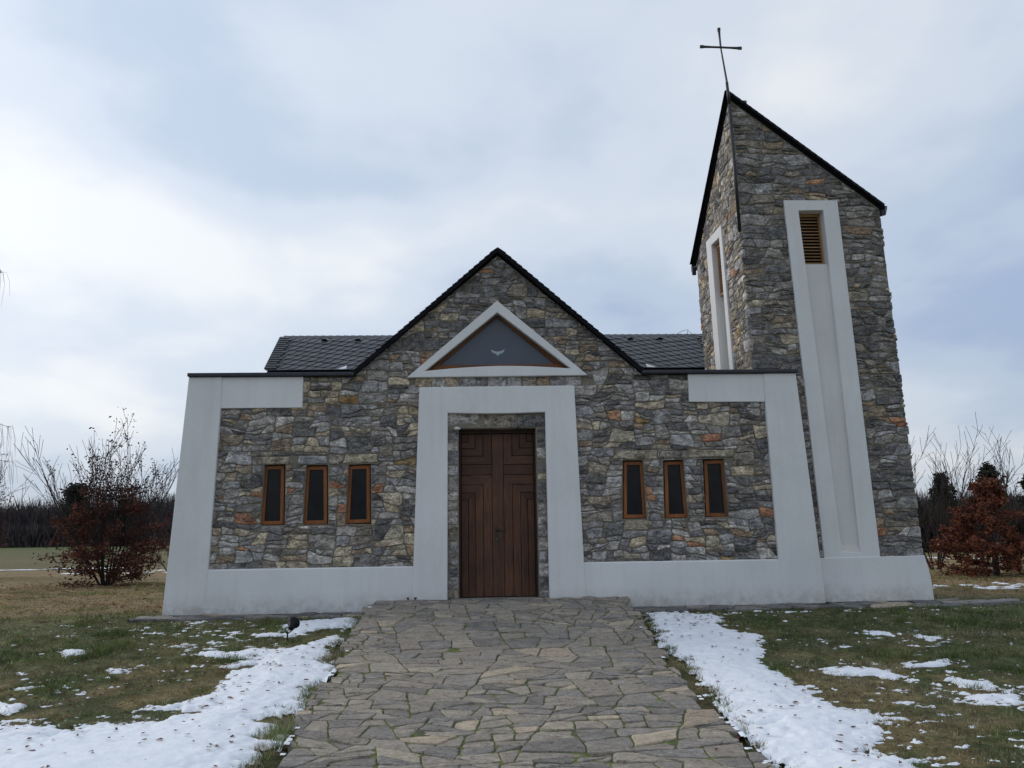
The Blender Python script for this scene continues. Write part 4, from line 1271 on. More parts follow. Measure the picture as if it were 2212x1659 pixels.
# ------------------------------------------------------------------ snow
SNOW = [[(-9, -5.2), (-7.5, -5.0), (-6.4, -5.25), (-4.91, -5.41), (-4.68, -5.47), (-4.18, -5.6), (-3.9, -5.51), (-3.61, -5.44), (-3.31, -5.34), (-3.11, -5.18), (-3.61, -5.12), (-3.68, -4.98), (-3.43, -4.87), (-3.3, -4.65), (-3.18, -4.52), (-3.2, -4.11), (-3.28, -3.97), (-3.25, -3.7), (-3.2, -3.48), (-3.35, -3.47), (-3.52, -3.31), (-3.28, -3.17), (-3.14, -3.11), (-3.52, -2.91), (-3.91, -2.75), (-3.93, -2.62), (-3.51, -2.57), (-3.25, -2.46), (-2.9, -2.54), (-2.61, -2.38), (-2.54, -2.06), (-2.27, -1.83), (-2.21, -2.09), (-2.4, -2.49), (-2.31, -2.85), (-2.3, -3.34), (-2.11, -3.58), (-1.95, -4.08), (-2.24, -4.32), (-2.16, -4.74), (-2.14, -5.24), (-2.34, -5.31), (-2.29, -5.65), (-2.32, -5.87), (-2.08, -5.94), (-2.0, -6.15), (-2.2, -6.25), (-2.23, -6.55), (-2.35, -6.8), (-2.5, -7.6), (-3, -9), (-9, -9)],
        [(-3.42, -1.73), (-3.14, -1.38), (-3.37, -1.06), (-3.1, -.78), (-2.75, -.69), (-2.6, -.58), (-2.45, -.56), (-2.25, -.6), (-2.25, -1.23), (-2.52, -1.33), (-2.77, -1.58), (-2.87, -1.78), (-3.18, -1.8)],
        [(2.22, -.62), (2.72, -.60), (3.30, -.95), (3.36, -1.13), (3.21, -1.54), (3.21, -1.98), (3.49, -2.32), (3.23, -2.82), (3.17, -3.29), (2.94, -3.64), (3.03, -4.16), (3.03, -4.5), (3.17, -4.94), (3.21, -5.18), (3.01, -5.43), (3.24, -5.66), (3.39, -5.86), (3.2, -6.08), (3.28, -6.17), (3.15, -6.37), (2.96, -6.6), (2.97, -6.79), (3.15, -7.03), (3.16, -7.4), (3.3, -9), (2.3, -9), (2.05, -7.02), (1.96, -6.75), (2.0, -6.41), (1.96, -6.24), (1.98, -5.94), (2.02, -5.56), (2.11, -4.92), (2.08, -4.42), (2.09, -4.08), (2.15, -3.65), (2.05, -3.24), (2.01, -2.89), (2.19, -1.5)],
        [(3.58, -4.0), (4.19, -4.12), (4.40, -4.65), (4.2, -4.55), (3.79, -4.40), (3.50, -4.36)],
        [(4.76, -4.58), (5.11, -4.8), (4.93, -5.06), (4.65, -4.95)], [(4.52, -5.08), (4.81, -5.25), (5.19, -5.23), (4.97, -5.54), (4.56, -5.51)],
        [(4.63, -3.94), (5.2, -3.83), (4.97, -4.2), (4.52, -4.15)], [(4.95, -2.25), (5.3, -2.45), (5.15, -2.60), (4.93, -2.5)], [(5.5, -2.55), (5.75, -2.6), (5.6, -2.95), (5.45, -2.9)],
        [(-5.82, -2.45), (-5.54, -2.26), (-5.49, -2.39), (-5.65, -2.64)], [(-5.49, -4.08), (-5.24, -4.12), (-5.19, -4.32), (-5.38, -4.30)], [(-5.26, -4.78), (-5.0, -4.74), (-4.95, -5.01), (-5.16, -5.02)],
        [(-4.73, -3.42), (-4.54, -3.42), (-4.52, -3.55), (-4.70, -3.54)]]
ICE = []
def sdf(P, poly):
    q = np.array(poly); d = np.full(len(P), 1e9); ins = np.zeros(len(P), bool)
    for i in range(len(q)):
        a, b = q[i], q[(i + 1) % len(q)]
        e = b - a; w = P - a
        t_ = np.clip((w @ e) / (e @ e), 0, 1)
        d = np.minimum(d, np.hypot(*(w - t_[:, None] * e).T))
        c = (a[1] > P[:, 1]) != (b[1] > P[:, 1])
        with np.errstate(divide='ignore', invalid='ignore'):
            xx = (b[0] - a[0]) * (P[:, 1] - a[1]) / (b[1] - a[1]) + a[0]
        ins ^= c & (P[:, 0] < xx)
    return np.where(ins, d, -d)
gx = np.arange(-7.0, 9.5, .022); gy = np.arange(-8.6, -.30, .022)
GX, GYY = np.meshgrid(gx, gy)
P = np.stack([GX.ravel(), GYY.ravel()], 1)
def snow_field(P):
    s = np.full(len(P), -1e9)
    for poly in SNOW:
        q = np.array(poly); lo, hi = q.min(0) - .4, q.max(0) + .4
        m = ((P > lo) & (P < hi)).all(1)
        if m.any(): s[m] = np.maximum(s[m], sdf(P[m], poly))
    x, y = P[:, 0], P[:, 1]
    s = np.maximum(s, -.5)
    onpath = (x > -2.0) & (x < 1.84)
    s = s - 7.0 * np.clip(np.minimum(x + 2.03, 1.87 - x), 0, 1)
    for poly in ICE:
        q = np.array(poly); lo, hi = q.min(0) - .3, q.max(0) + .3
        m = ((P > lo) & (P < hi)).all(1)
        if m.any(): s[m] = np.maximum(s[m], sdf(P[m], poly) - .02)
    s = s + .26 * (fbm(x * 4.5, y * 6, 3, 4, .65) - .5) + .24 * (fbm(x * 15, y * 26, 9, 3) - .5)
    # holes melted through near the edges
    s = np.where((s < .5) & (s > 0), s - 1.1 * np.clip(fbm(x * 2.6, y * 5.5, 61, 4, .55) - .585, 0, 1), s)
    # crumbs of snow left on the lawn, only in belts
    def belt(cx0, cy0, rx, ry): return np.exp(-(((x - cx0) / rx) ** 2 + ((y - cy0) / ry) ** 2))
    bel = belt(-4.7, -1.2, 1.2, .55) + belt(-3.6, -2.2, .8, .8) + belt(-5.3, -4.6, .9, .5) + belt(-4.2, -5.3, 1, .25) + belt(5.2, -2.7, .8, .7) + belt(4.6, -4.4, 1.4, .6) + belt(4.6, -5.3, 1.2, .4) + \
        belt(3.7, -2.9, .5, .8) + belt(3.6, -6.6, .8, .6) + belt(5, -.68, 2.6, .16) + belt(-4.4, -.62, 1.2, .14) + belt(3.5, -5.7, .5, .4) + belt(3.2, -.9, .8, .3) + .3 * belt(-4.5, -3, 2, 1.5)
    cr_ = fbm(x * 6.5, y * 12, 71, 4, .72)
    t_ = (cr_ - .765 + .125 * np.clip(bel, 0, 1.1)) * .34
    t_ = np.where(onpath, -1, t_)
    t_ = np.where((y > -.36), -1, t_)
    return np.maximum(s, t_)
S = snow_field(P)
onp = (P[:, 0] > -2.06) & (P[:, 0] < 1.94)
base = np.where(onp, pz(P[:, 0], P[:, 1]) + .020, gz(P[:, 0], P[:, 1]))
thick = np.interp(S, [-.03, 0, .03, .12, .5], [-.02, .0, .012, .030, .070])
thick = thick * np.where(onp, .30, 1) + np.where(S > .02, .018 * (fbm(P[:, 0] * 7, P[:, 1] * 7, 15, 4) - .5) + .05 * np.clip(S, 0, .4) * (fbm(P[:, 0] * 1.8, P[:, 1] * 1.8, 19, 3) - .4), 0)
Zs = base + thick
nx, ny = len(gx), len(gy)
idx = np.arange(nx * ny).reshape(ny, nx)
Fq = np.stack([idx[:-1, :-1], idx[:-1, 1:], idx[1:, 1:], idx[1:, :-1]], -1).reshape(-1, 4)
keep = (S[Fq] > 0).any(1)
Fq = Fq[keep]
used, inv = np.unique(Fq, return_inverse=True)
Vs = np.stack([P[:, 0], P[:, 1], Zs], 1)[used]
sn = fast_mesh('snow', Vs, inv.reshape(-1, 4), M_SNOW, 4, None, None, True)
tag(sn, 'patches of thin old snow lying on the lawn on both sides of the path', 'snow', None, 'stuff')
def snow_h(x, y):
    q = np.stack([np.atleast_1d(x), np.atleast_1d(y)], 1).astype(float)
    return snow_field(q)
# far snow lines left in the field
fv, ff = [], []
rs = random.Random(8)
def far_patch(cx0, cy0, rx, ry):
    n = 12; o = len(fv)
    z0 = float(gz(cx0, cy0))
    fv.append((cx0, cy0, z0 + .035))
    for k in range(n):
        a = 2 * math.pi * k / n; r_ = rs.uniform(.6, 1.15)
        x, y = cx0 + rx * r_ * math.cos(a), cy0 + ry * r_ * math.sin(a)
        fv.append((x, y, float(gz(x, y)) + .01))
    for k in range(n): ff.append((o, o + 1 + k, o + 1 + (k + 1) % n))
for k in range(38): far_patch(rs.uniform(-40, -19), rs.uniform(31.0, 33.5), rs.uniform(.3, 1.3), rs.uniform(.2, .5))
for k in range(16): far_patch(rs.uniform(-19, -13), rs.uniform(23.0, 28), rs.uniform(.2, .6), rs.uniform(.15, .35))
for k in range(44): far_patch(rs.uniform(9.0, 13.5), rs.uniform(2.8, 5.2), rs.uniform(.06, .30), rs.uniform(.04, .10))
for k in range(14): far_patch(rs.uniform(18, 27), rs.uniform(24, 30), rs.uniform(.3, .8), rs.uniform(.2, .5))
so_ = mesh('snow', fv, ff, M_SNOW, None, None, True)
tag(so_, 'thin broken lines of snow left in the field beyond the chapel', 'snow', None, 'stuff')
# a little snow caught in the roof valleys
for s, x0 in ((-1, -2.55), (1, 2.60)):
    vv, ff2 = [], []
    for i in range(9):
        for j in range(4):
            u = x0 + (.30 * i / 8 if s > 0 else -.26 * i / 8) - (0.03)
            hgt = .022 * math.sin(math.pi * j / 3) * (1 - i / 8) ** .7 + .010
            vv.append(ms(u, -.005 + (.16 * (1 - i / 8) ** 2 + .02) * j / 3, .022 + hgt))
    for i in range(8):
        for j in range(3): ff2.append((i * 4 + j, (i + 1) * 4 + j, (i + 1) * 4 + j + 1, i * 4 + j + 1))
    o = mesh('snow', vv, ff2, M_SNOW, None, None, True)
    tag(o, 'scrap of snow in the %s roof valley beside the gable' % ('left' if s < 0 else 'right'), 'snow', None, 'stuff')

# ------------------------------------------------------------------ grass blades
rg = np.random.default_rng(5)
def blades(n, x0, x1, y0, y1, hmin, hmax, wd, seed):
    x = rg.uniform(x0, x1, n); y = rg.uniform(y0, y1, n)
    d = fbm(x * 3.5, y * 3.5, seed, 4, .6)
    keep = rg.random(n) < np.clip((d - .30) * 3.2, .12, 1)
    # not on paving, under walls or under snow
    keep &= ~((x > -2.08 + .05 * np.sin(y * 5)) & (x < 1.95 + .05 * np.sin(y * 4)) & (y < .1))
    keep &= ~((y > -.50 + .30 * (rg.random(n) ** 3)) & (y < .2) & (x > -5.7) & (x < 8.3))
    keep &= ~((y > -.1) & (y < 8.2) & (x > -5.4) & (x < 7.3))
    x, y, d = x[keep], y[keep], d[keep]
    s = np.full(len(x), -1.0)
    m = (y < -.3)
    s[m] = snow_field(np.stack([x[m], y[m]], 1))
    k2 = s < .02 + .10 * rg.random(len(s)) ** 2
    x, y, d = x[k2], y[k2], d[k2]
    n = len(x)
    z = gz(x, y) - .004
    h = rg.uniform(hmin, hmax, n) * (.55 + .9 * np.clip((d - .3) * 2, 0, 1))
    tall = fbm(x * 1.1, y * 1.1, seed + 7, 3)
    h *= np.where(tall > .60, 1.7, 1.0)
    edge = np.exp(-((x + 2.2) / .16) ** 2) + np.exp(-((x - 2.05) / .16) ** 2)
    h *= 1 + .9 * edge * (y < -.6)
    a = rg.uniform(0, 2 * math.pi, n); lean = rg.uniform(.2, 1.1, n) * h
    w = wd * rg.uniform(.6, 1.4, n)
    ca, sa = np.cos(a), np.sin(a); b = rg.uniform(0, 2 * math.pi, n)
    v0 = np.stack([x - ca * w, y - sa * w, z], 1); v1 = np.stack([x + ca * w, y + sa * w, z], 1)
    v2 = np.stack([x + np.cos(b) * lean, y + np.sin(b) * lean, z + h], 1)
    V = np.stack([v0, v1, v2], 1).reshape(-1, 3)
    F = np.arange(3 * n).reshape(n, 3)
    g = gcol(x, y)
    straw = (rg.random(n) < (.22 + .50 * np.clip((fbm(x * 1.7, y * 1.7, 33, 4) - .45) * 5, 0, 1)))[:, None]
    straw &= (rg.random(n) < np.clip((-y - .3) / 3.5, .4, 1) + (np.abs(x) > 6) * .3)[:, None]
    c = np.where(straw, np.array([.32, .29, .205]) * rg.uniform(.55, 1.3, (n, 1)), g * rg.uniform(.7, 1.75, (n, 1)))
    dk = np.where((tall > .60)[:, None], np.array([.62, .80, .55]), 1.0)
    c = c * dk * (.45 + 1.15 * fbm(x * 8, y * 8, 91, 3, .6) ** 1.2)[:, None] * np.where(fbm(x * 14, y * 14, 95, 2) > .62, 1.45, 1.0)[:, None]
    c = np.concatenate([c, np.ones((n, 1))], 1)
    return V, F, np.repeat(c, 3, 0)
bl = [blades(420000, -6.6, 7.4, -8.4, -.3, .014, .040, .0032, 40), blades(90000, -14, -4.5, -1.5, 14, .02, .05, .006, 44),
      blades(80000, 6.2, 16, -3, 12, .02, .05, .006, 48), blades(45000, -10, -6, -8, -1, .02, .045, .005, 52), blades(30000, 7.2, 10, -7, -1, .02, .045, .005, 56)]
V = np.concatenate([b[0] for b in bl]); T = np.concatenate([b[2] for b in bl])
gr = fast_mesh('grass', V, np.arange(len(V)).reshape(-1, 3), M_GRASS, 3, None, T)
tag(gr, 'short green and straw coloured grass blades of the lawn', 'grass', None, 'stuff')

# ------------------------------------------------------------------ fallen leaves
LC = np.array([(.16, .055, .03), (.11, .045, .028), (.20, .09, .04), (.08, .04, .03), (.25, .14, .07), (.13, .035, .028)])
def leaf_geo(x, y, z, r, a, rr):
    """curled leaf of six points"""
    ca, sa = math.cos(a), math.sin(a)
    L = [(-1, 0, .05), (-.4, .42, .35), (.35, .36, .30), (1, .02, .15), (.3, -.40, .12), (-.45, -.42, .42), (0, 0, -.02)]
    V = []
    for p in L:
        q = (p[0] * r, p[1] * r * rr.uniform(.8, 1.2), (p[2] * rr.uniform(.2, 1.3)) * r)
        V.append((x + q[0] * ca - q[1] * sa, y + q[0] * sa + q[1] * ca, z + max(q[2], 0)))
    return V, [(6, 0, 5), (6, 1, 0), (6, 2, 1), (6, 3, 2), (6, 4, 3), (6, 5, 4)]
rl = random.Random(77)
big = [(-2.83, -3.59), (-2.69, -3.71), (-2.54, -4.36), (-2.92, -4.86), (-3.1, -5.06), (-3.67, -5.76), (-3.14, -6.18), (-2.66, -6.32), (-2.60, -6.33), (-2.54, -6.1), (-2.51, -6.23), (-4.13, -6.34),
       (2.26, -5.91), (2.12, -6.17), (3.06, -2.67), (2.09, -5.83), (2.74, -6.73), (2.64, -6.64), (2.96, -6.21), (2.73, -4.91), (2.59, -5.18), (2.67, -1.93)]
for i, (x, y) in enumerate(big):
    s = float(snow_h(x, y)[0])
    z = float(gz(x, y)) + float(np.interp(s, [-.03, 0, .03, .12, .5], [0, 0, .014, .034, .074]))
    Vv, Ff = leaf_geo(x, y, z, rl.uniform(.024, .038), rl.uniform(0, 6.28), rl)
    c = LC[rl.randrange(6)]
    o = mesh('fallen_leaf', Vv, Ff, M_LEAF, None, (x, y, z), False, (*c, 1))
    left = x < 0
    tag(o, 'small curled brown leaf lying on the snow %s of the path' % ('left' if left else 'right'), 'leaf', 'dead leaves on the %s snow' % ('left' if left else 'right'))
for x, col, lab in ((-1.50, (.16, .03, .02), 'red brown leaf leaning on the plinth just left of the door surround'), (-1.38, (.12, .03, .025), 'dark red leaf leaning on the foot of the door surround')):
    Vv, Ff = leaf_geo(x, -.09, float(pz(x, -.09)) + .012, .045, rl.uniform(.9, 1.3) if x < -1.45 else 2.0, rl)
    Vv = [(v[0], -.09 + (v[1] + .09) * .5, v[2] + abs(v[1] + .09) * 1.2) for v in Vv]
    tag(mesh('fallen_leaf', Vv, Ff, M_LEAF, None, (x, -.09, 0), False, (*col, 1)), lab, 'leaf')
vv, ff2, tt = [], [], []
def scatter(n, fx, rr_=(.014, .028)):
    for _ in range(n):
        x, y = fx()
        if -2.1 < x < 1.95 and y < .1 and rl.random() < .93: continue
        if -5.5 < x < 7.5 and -.3 < y < 8.5: continue
        z = float(gz(x, y)) + .014
        if y < -.3 and y > -8.6:
            s = float(np.interp(float(snow_cache(x, y)), [-.03, 0, .03, .12, .5], [0, 0, .014, .034, .074])); z += s
        if -2.1 < x < 1.95 and y < .1: z = float(pz(x, y)) + .022
        Vv, Ff = leaf_geo(x, y, z, rl.uniform(*rr_), rl.uniform(0, 6.28), rl)
        o = len(vv); vv.extend(Vv); ff2.extend([tuple(i + o for i in f) for f in Ff])
        c = LC[rl.randrange(6)] * rl.uniform(.7, 1.2); tt.extend([(*c, 1)] * 7)
Sg = S.reshape(ny, nx)
def snow_cache(x, y):
    i = int((x - gx[0]) / .022); j = int((y - gy[0]) / .022)
    return Sg[j, i] if 0 <= i < nx and 0 <= j < ny else -1
scatter(1500, lambda: (rl.uniform(-6.8, 7.2), rl.uniform(-7.4, -.5)), (.015, .034))
scatter(500, lambda: (rl.gauss(-4.6, 1.1), rl.gauss(-3.2, 1.3)), (.015, .032))
scatter(160, lambda: (rl.gauss(2.7, .5), rl.gauss(-1.0, .6)), (.016, .032))
scatter(900, lambda: (rl.gauss(-11.3, 2.6), rl.gauss(10, 4.0)), (.03, .06))
scatter(700, lambda: (rl.gauss(12.8, 1.9), rl.gauss(7.2, 1.6)), (.03, .055))
scatter(450, lambda: (rl.uniform(-9, -5.2), rl.uniform(-1, 5)), (.02, .045))
lv = mesh('fallen_leaves', vv, ff2, M_LEAF, None, None, False, np.array(tt))
tag(lv, 'scattered small brown leaves on the lawn and on the snow', 'leaves', None, 'stuff')

# ------------------------------------------------------------------ trees and shrubs
class Tree:
    def __init__(s, seed):
        s.r = random.Random(seed); s.V = {'trunk': [], 'branches': []}; s.F = {'trunk': [], 'branches': []}; s.tips = []
    def seg(s, key, pts, rad, sides):
        V, F = tube(pts, rad, sides, False)
        o = len(s.V[key]); s.V[key] += V; s.F[key] += [tuple(i + o for i in f) for f in F]
    lr = (.42, .72)
    def grow(s, p, d, L, r, lev, maxlev, kids, spread, upw, droop=0.0, curve=.12):
        n = 4 if lev < maxlev else 3
        pts = [Vector(p)]; dd = Vector(d).normalized()
        for k in range(n):
            dd = (dd + Vector((s.r.gauss(0, curve), s.r.gauss(0, curve), s.r.gauss(0, curve) + upw * .10 - droop * .35 * (k + 1) / n))).normalized()
            pts.append(pts[-1] + dd * L / n)
        rad = [max(r * (1 - .62 * k / n), .0055) for k in range(n + 1)]
        s.seg('trunk' if lev == 0 else 'branches', pts, rad, 7 if lev == 0 else (4 if lev < 3 else 3))
        if lev >= 2: s.tips += [tuple(q) for q in pts[1:]]
        if lev >= maxlev: return
        nk = kids[lev]
        for k in range(nk):
            f = .25 + .75 * (k + s.r.random()) / nk
            i = min(int(f * n), n - 1); q = pts[i].lerp(pts[i + 1], f * n - i)
            base = (pts[i + 1] - pts[i]).normalized()
            az = s.r.uniform(0, 2 * math.pi); o1 = base.orthogonal().normalized(); o2 = base.cross(o1)
            ang = spread[lev] * s.r.uniform(.6, 1.3)
            nd = base * math.cos(ang) + (o1 * math.cos(az) + o2 * math.sin(az)) * math.sin(ang)
            nd.z += upw * .25
            s.grow(q, nd, L * s.r.uniform(*s.lr), r * (1 - .62 * f) * .62, lev + 1, maxlev, kids, spread, upw, droop if lev + 1 >= maxlev - 1 else droop * .3, curve)
    def build(s, root, col, minr=0.0):
        for k in ('trunk', 'branches'):
            if s.V[k]:
                V = np.array(s.V[k])
                o = fast_from(k, V, s.F[k], M_BARK, root, (*col, 1))
def fast_from(name, V, F, m, root, col):
    return mesh(name, V, F, m, root, None, True, col)
def leaf_cloud(name, root, pts, n, r, cols, seed, jit=.12, flat=.6):
    g = np.random.default_rng(seed)
    P = np.array(pts); i = g.integers(0, len(P), n)
    c = P[i] + g.normal(0, jit, (n, 3))
    a = g.normal(0, 1, (n, 3)); a[:, 2] *= flat; a /= np.linalg.norm(a, axis=1)[:, None]
    b = g.normal(0, 1, (n, 3)); b -= (b * a).sum(1)[:, None] * a; b /= np.linalg.norm(b, axis=1)[:, None]
    s = (r * g.uniform(.6, 1.4, n))[:, None]
    V = np.stack([c - a * s, c - b * s * .5, c + a * s, c + b * s * .5], 1).reshape(-1, 3)
    F = np.arange(4 * n).reshape(n, 4)
    cc = np.array(cols)[g.integers(0, len(cols), n)] * g.uniform(.6, 1.35, (n, 1))
    cc = np.repeat(np.concatenate([cc, np.ones((n, 1))], 1), 4, 0)
    o = fast_mesh(name, V, F, M_LEAF, 4, root, cc)
    o['kind'] = 'stuff'
    return o
RED = [(.145, .042, .026), (.10, .032, .023), (.19, .064, .032), (.075, .028, .022), (.22, .090, .042)]
DKR = [(.075, .028, .022), (.05, .022, .018), (.10, .038, .024), (.13, .05, .028)]
BARK = (.060, .048, .042)
def bare_tree(name, x, y, H, seed, label, cat='tree', group=None, kids=(9, 6, 5), spread=(.5, .6, .6), stems=1, r=None, col=BARK, maxlev=3, upw=.5, z=None, droop=0.0, lean=0.0, share=.62, curve=.12):
    z = float(gz(x, y)) - .1 if z is None else z
    root = empty(name, (x, y, z), label, cat, group)
    T = Tree(seed)
    for k in range(stems):
        a = T.r.uniform(0, 6.28); sp = (.05 if stems == 1 else .30)
        T.grow((x + (T.r.gauss(0, .06) if stems > 1 else 0), y, z), (math.cos(a) * sp + lean, math.sin(a) * sp, 1), H * share * T.r.uniform(.85, 1.1), r or H * .014, 0, maxlev, kids, spread, upw, droop, curve)
    T.build(root, col)
    return root, T
def cone_points(rs_, x, y, z0, H, R_, n, prof):
    out = []
    while len(out) < n:
        f = rs_.random(); a = rs_.uniform(0, 6.28); rr = prof(f) * R_
        q = rs_.random() ** .45
        b = rs_.gauss(0, .05)
        # boughs: sector lobes leave gaps between them
        lobe = .78 + .22 * math.sin(a * 5 + f * 17) + .12 * math.sin(a * 9 - f * 31)
        out.append((x + math.cos(a) * rr * q * lobe, y + math.sin(a) * rr * q * lobe, z0 + f * H + b - .10 * q * R_ * (f < .5)))
    return out
def boughs(root, x, y, z0, H, prof, n, seed, rise=.15, col=(.045, .033, .030), step=.06, base_z=None):
    """leafy boughs: each a thin branch with short side sprays; returns leaf centres along them"""
    g = random.Random(seed); pts = []; parts = []
    for k in range(n):
        f = (k + g.random()) / n; L = prof(f) * g.uniform(.55, 1.12); a = g.uniform(0, 6.28)
        z = z0 + f * H; q = Vector((x, y, z - .25 * L)); d = Vector((math.cos(a), math.sin(a), rise + g.gauss(0, .12))).normalized()
        line = [q.copy()]
        m = max(3, int(L / .22))
        for i in range(m):
            d = (d + Vector((g.gauss(0, .07), g.gauss(0, .07), g.gauss(0, .05)))).normalized()
            q = q + d * L / m; line.append(q.copy())
            if i >= m * .25:
                for sd in range(3):
                    aa = g.uniform(0, 6.28); e = (d * .6 + Vector((math.cos(aa), math.sin(aa), g.uniform(-.25, .45))) * .8).normalized()
                    ln = g.uniform(.10, .34) * (1 - .35 * i / m)
                    t0 = q + e * ln
                    parts.append(tube([q, t0], [.006, .004], 3, False))
                    for c in range(5): pts.append(tuple(q + e * ln * (.3 + .85 * g.random())))
        parts.append(tube(line, [.016 * (1 - .7 * i / m) for i in range(m + 1)], 3, False))
    V_, F_ = join(parts)
    mesh('branches', V_, F_, M_BARK, root, None, True, (*col, 1))
    return pts
def vase(name, x, y, H, seed, label, cat, stems, rad, tilt, col, kids=(7, 4), spread=(.38, .45), upw=.55, lr=(.30, .5), maxlev=2, curve=.05, group=None):
    """many upright stems fanning out from one foot"""
    z = float(gz(x, y)) - .1
    root = empty(name, (x, y, z), label, cat, group)
    T = Tree(seed); T.lr = lr
    for k in range(stems):
        a = 2 * math.pi * (k + T.r.random()) / stems; ti = tilt * T.r.uniform(.1, 1.0)
        T.grow((x + .1 * math.cos(a), y + .1 * math.sin(a), z), (math.cos(a) * ti, math.sin(a) * ti, 1), H * T.r.uniform(.62, .86), rad * T.r.uniform(.7, 1.2), 0, maxlev, kids, spread, upw, 0, curve)
    T.build(root, col)
    return root, T
DB = (.040, .032, .031)
# left: shrub with rust leaves below, bare upright branches above
x, y = -11.5, 12.1
root, T = vase('copper_beech', x, y, 4.5, 5, 'bushy tree with dark red leaves below bare fanned branches, left of the chapel', 'tree', 22, .024, .80, DB, (8, 5), (.42, .5), .5, (.28, .48), 2, .05)
pp_ = boughs(root, x, y, .02, 2.75, lambda f: 1.72 * (.8 + .5 * f if f < .5 else 1.05 - 1.1 * (f - .5)), 95, 6, .17)
leaf_cloud('leaves', root, pp_, 10500, .044, DKR + RED[:3] + [(.05, .026, .02)], 3, .07)
up_ = [p for p in T.tips if 2.5 < p[2] < 3.7 and abs(p[0] - x) < 1.3]
leaf_cloud('upper_leaves', root, up_, 900, .045, [(.05, .03, .022), (.07, .035, .025)], 5, .08)
tipset = sorted([p for p in T.tips if .1 < p[0] - x < 1.1], key=lambda p: -p[2])[:45] or T.tips[-50:]
leaf_cloud('top_leaves', root, tipset, 120, .042, [(.035, .028, .020)], 6, .07)
# left edge: second shrub and weeping birch
x, y = -21.6, 21.0
root, T = vase('copper_beech', x, y, 5.0, 15, 'dark twiggy tree with dull red lower leaves, cut by the left edge', 'tree', 26, .032, .80, (.048, .036, .037), (9, 6), (.45, .5), .4, (.30, .5), 2, .06)
pp_ = boughs(root, x, y, .3, 3.6, lambda f: 1.5 + .6 * math.sin(f * 3), 80, 16, .2)
leaf_cloud('leaves', root, pp_, 8500, .052, [(.105, .036, .030), (.07, .030, .028), (.05, .030, .030)], 8, .10)
# birch: the trunk stands outside the picture, its hanging twigs reach in
x, y = -22.6, 21.5
z = float(gz(x, y)) - .1
root = empty('weeping_birch', (x, y, z), 'tall bare birch whose thin hanging twigs enter at the left edge', 'tree')
V_, F_ = tube([(x, y, z), (x - .1, y, z + 5), (x, y, z + 9), (x + .1, y, z + 14)], [.17, .13, .08, .02], 8, False)
mesh('trunk', V_, F_, M_BARK, root, None, True, (.30, .29, .27, 1))
g_b = random.Random(3); prt, twg = [], []
for k in range(34):
    h_ = 3.0 + 10.5 * k / 34; a = g_b.uniform(0, 6.28); L = g_b.uniform(1.8, 2.6) * (1 - .009 * k)
    q = Vector((x, y, z + h_)); line = [q.copy()]
    for i in range(6):
        q = q + Vector((math.cos(a) * L / 6, math.sin(a) * L / 6, (.26 - .07 * i) * L / 3)); line.append(q.copy())
        for c in range(7):
            e = q + Vector((g_b.gauss(0, .16), g_b.gauss(0, .16), g_b.gauss(0, .08)))
            if i < 1: continue
            dl = g_b.uniform(.5, 1.7); b_ = Vector((math.cos(a + g_b.gauss(0, .8)), math.sin(a + g_b.gauss(0, .8)), 0)) * .16
            twg.append(tube([q, e, e + b_ * .7 + Vector((0, 0, -dl * .35)), e + b_ + Vector((g_b.gauss(0, .05), 0, -dl))], [.008, .006, .0055, .004], 3, False))
    prt.append(tube(line, [.030 * (1 - .12 * i) for i in range(7)], 4, False))
V_, F_ = join(prt + twg)
mesh('branches', V_, F_, M_BARK, root, None, True, (.12, .098, .095, 1))
# small ones on the left
bare_tree('leaning_sapling', -16.6, 21.0, 1.9, 31, 'small leaning bare sapling behind the left red tree', 'sapling', None, (5, 4), (.5, .6), 1, .05, BARK, 2, .4, lean=.45)
root, T = bare_tree('berry_bush', -13.9, 24.2, 2.3, 33, 'slender bush with crimson tips beside the left corner pier', 'bush', None, (6, 5), (.5, .6), 3, .03, BARK, 2, .6)
leaf_cloud('berries', root, [p for p in T.tips if p[2] > .7] or T.tips, 500, .035, [(.20, .02, .035), (.14, .02, .03)], 12, .06)
# right: round copper shrub
x, y = 13.6, 8.4
z = float(gz(x, y))
root = empty('copper_beech', (x, y, z - .1), 'round bush of rust red leaves on a short trunk, right of the tower', 'bush')
V_, F_ = tube([(x, y, z - .2), (x + .02, y, z + .6), (x, y, z + 1.3), (x - .05, y, z + 2.3)], [.10, .075, .05, .015], 8, False)
mesh('trunk', V_, F_, M_BARK, root, None, True, (.045, .033, .03, 1))
pp_ = boughs(root, x, y, .06, 2.25, lambda f: (1.3 + .7 * f) if f < .25 else 1.45 * (1 - (f - .25) / .75) ** 1.0 + .10, 95, 17, .14)
leaf_cloud('leaves', root, pp_, 17000, .040, RED, 13, .05)
# bare trees behind it
vase('bare_tree', 14.6, 13.2, 4.1, 41, 'bare many-stemmed tree standing directly behind the rust red bush', 'tree', 9, .030, .60, DB, (8, 5), (.5, .55), .5, (.30, .5), 2, .07)
vase('bare_tree', 17.2, 14.6, 4.2, 43, 'bare forked tree at the right edge behind the red bush', 'tree', 5, .042, .65, DB, (8, 6), (.6, .6), .4, (.32, .5), 2, .10)
vase('bare_tree', 12.6, 12.8, 4.2, 47, 'bare tree close behind the right edge of the bell tower', 'tree', 4, .030, .40, DB, (9, 6), (.6, .6), .4, (.30, .45), 2, .07)

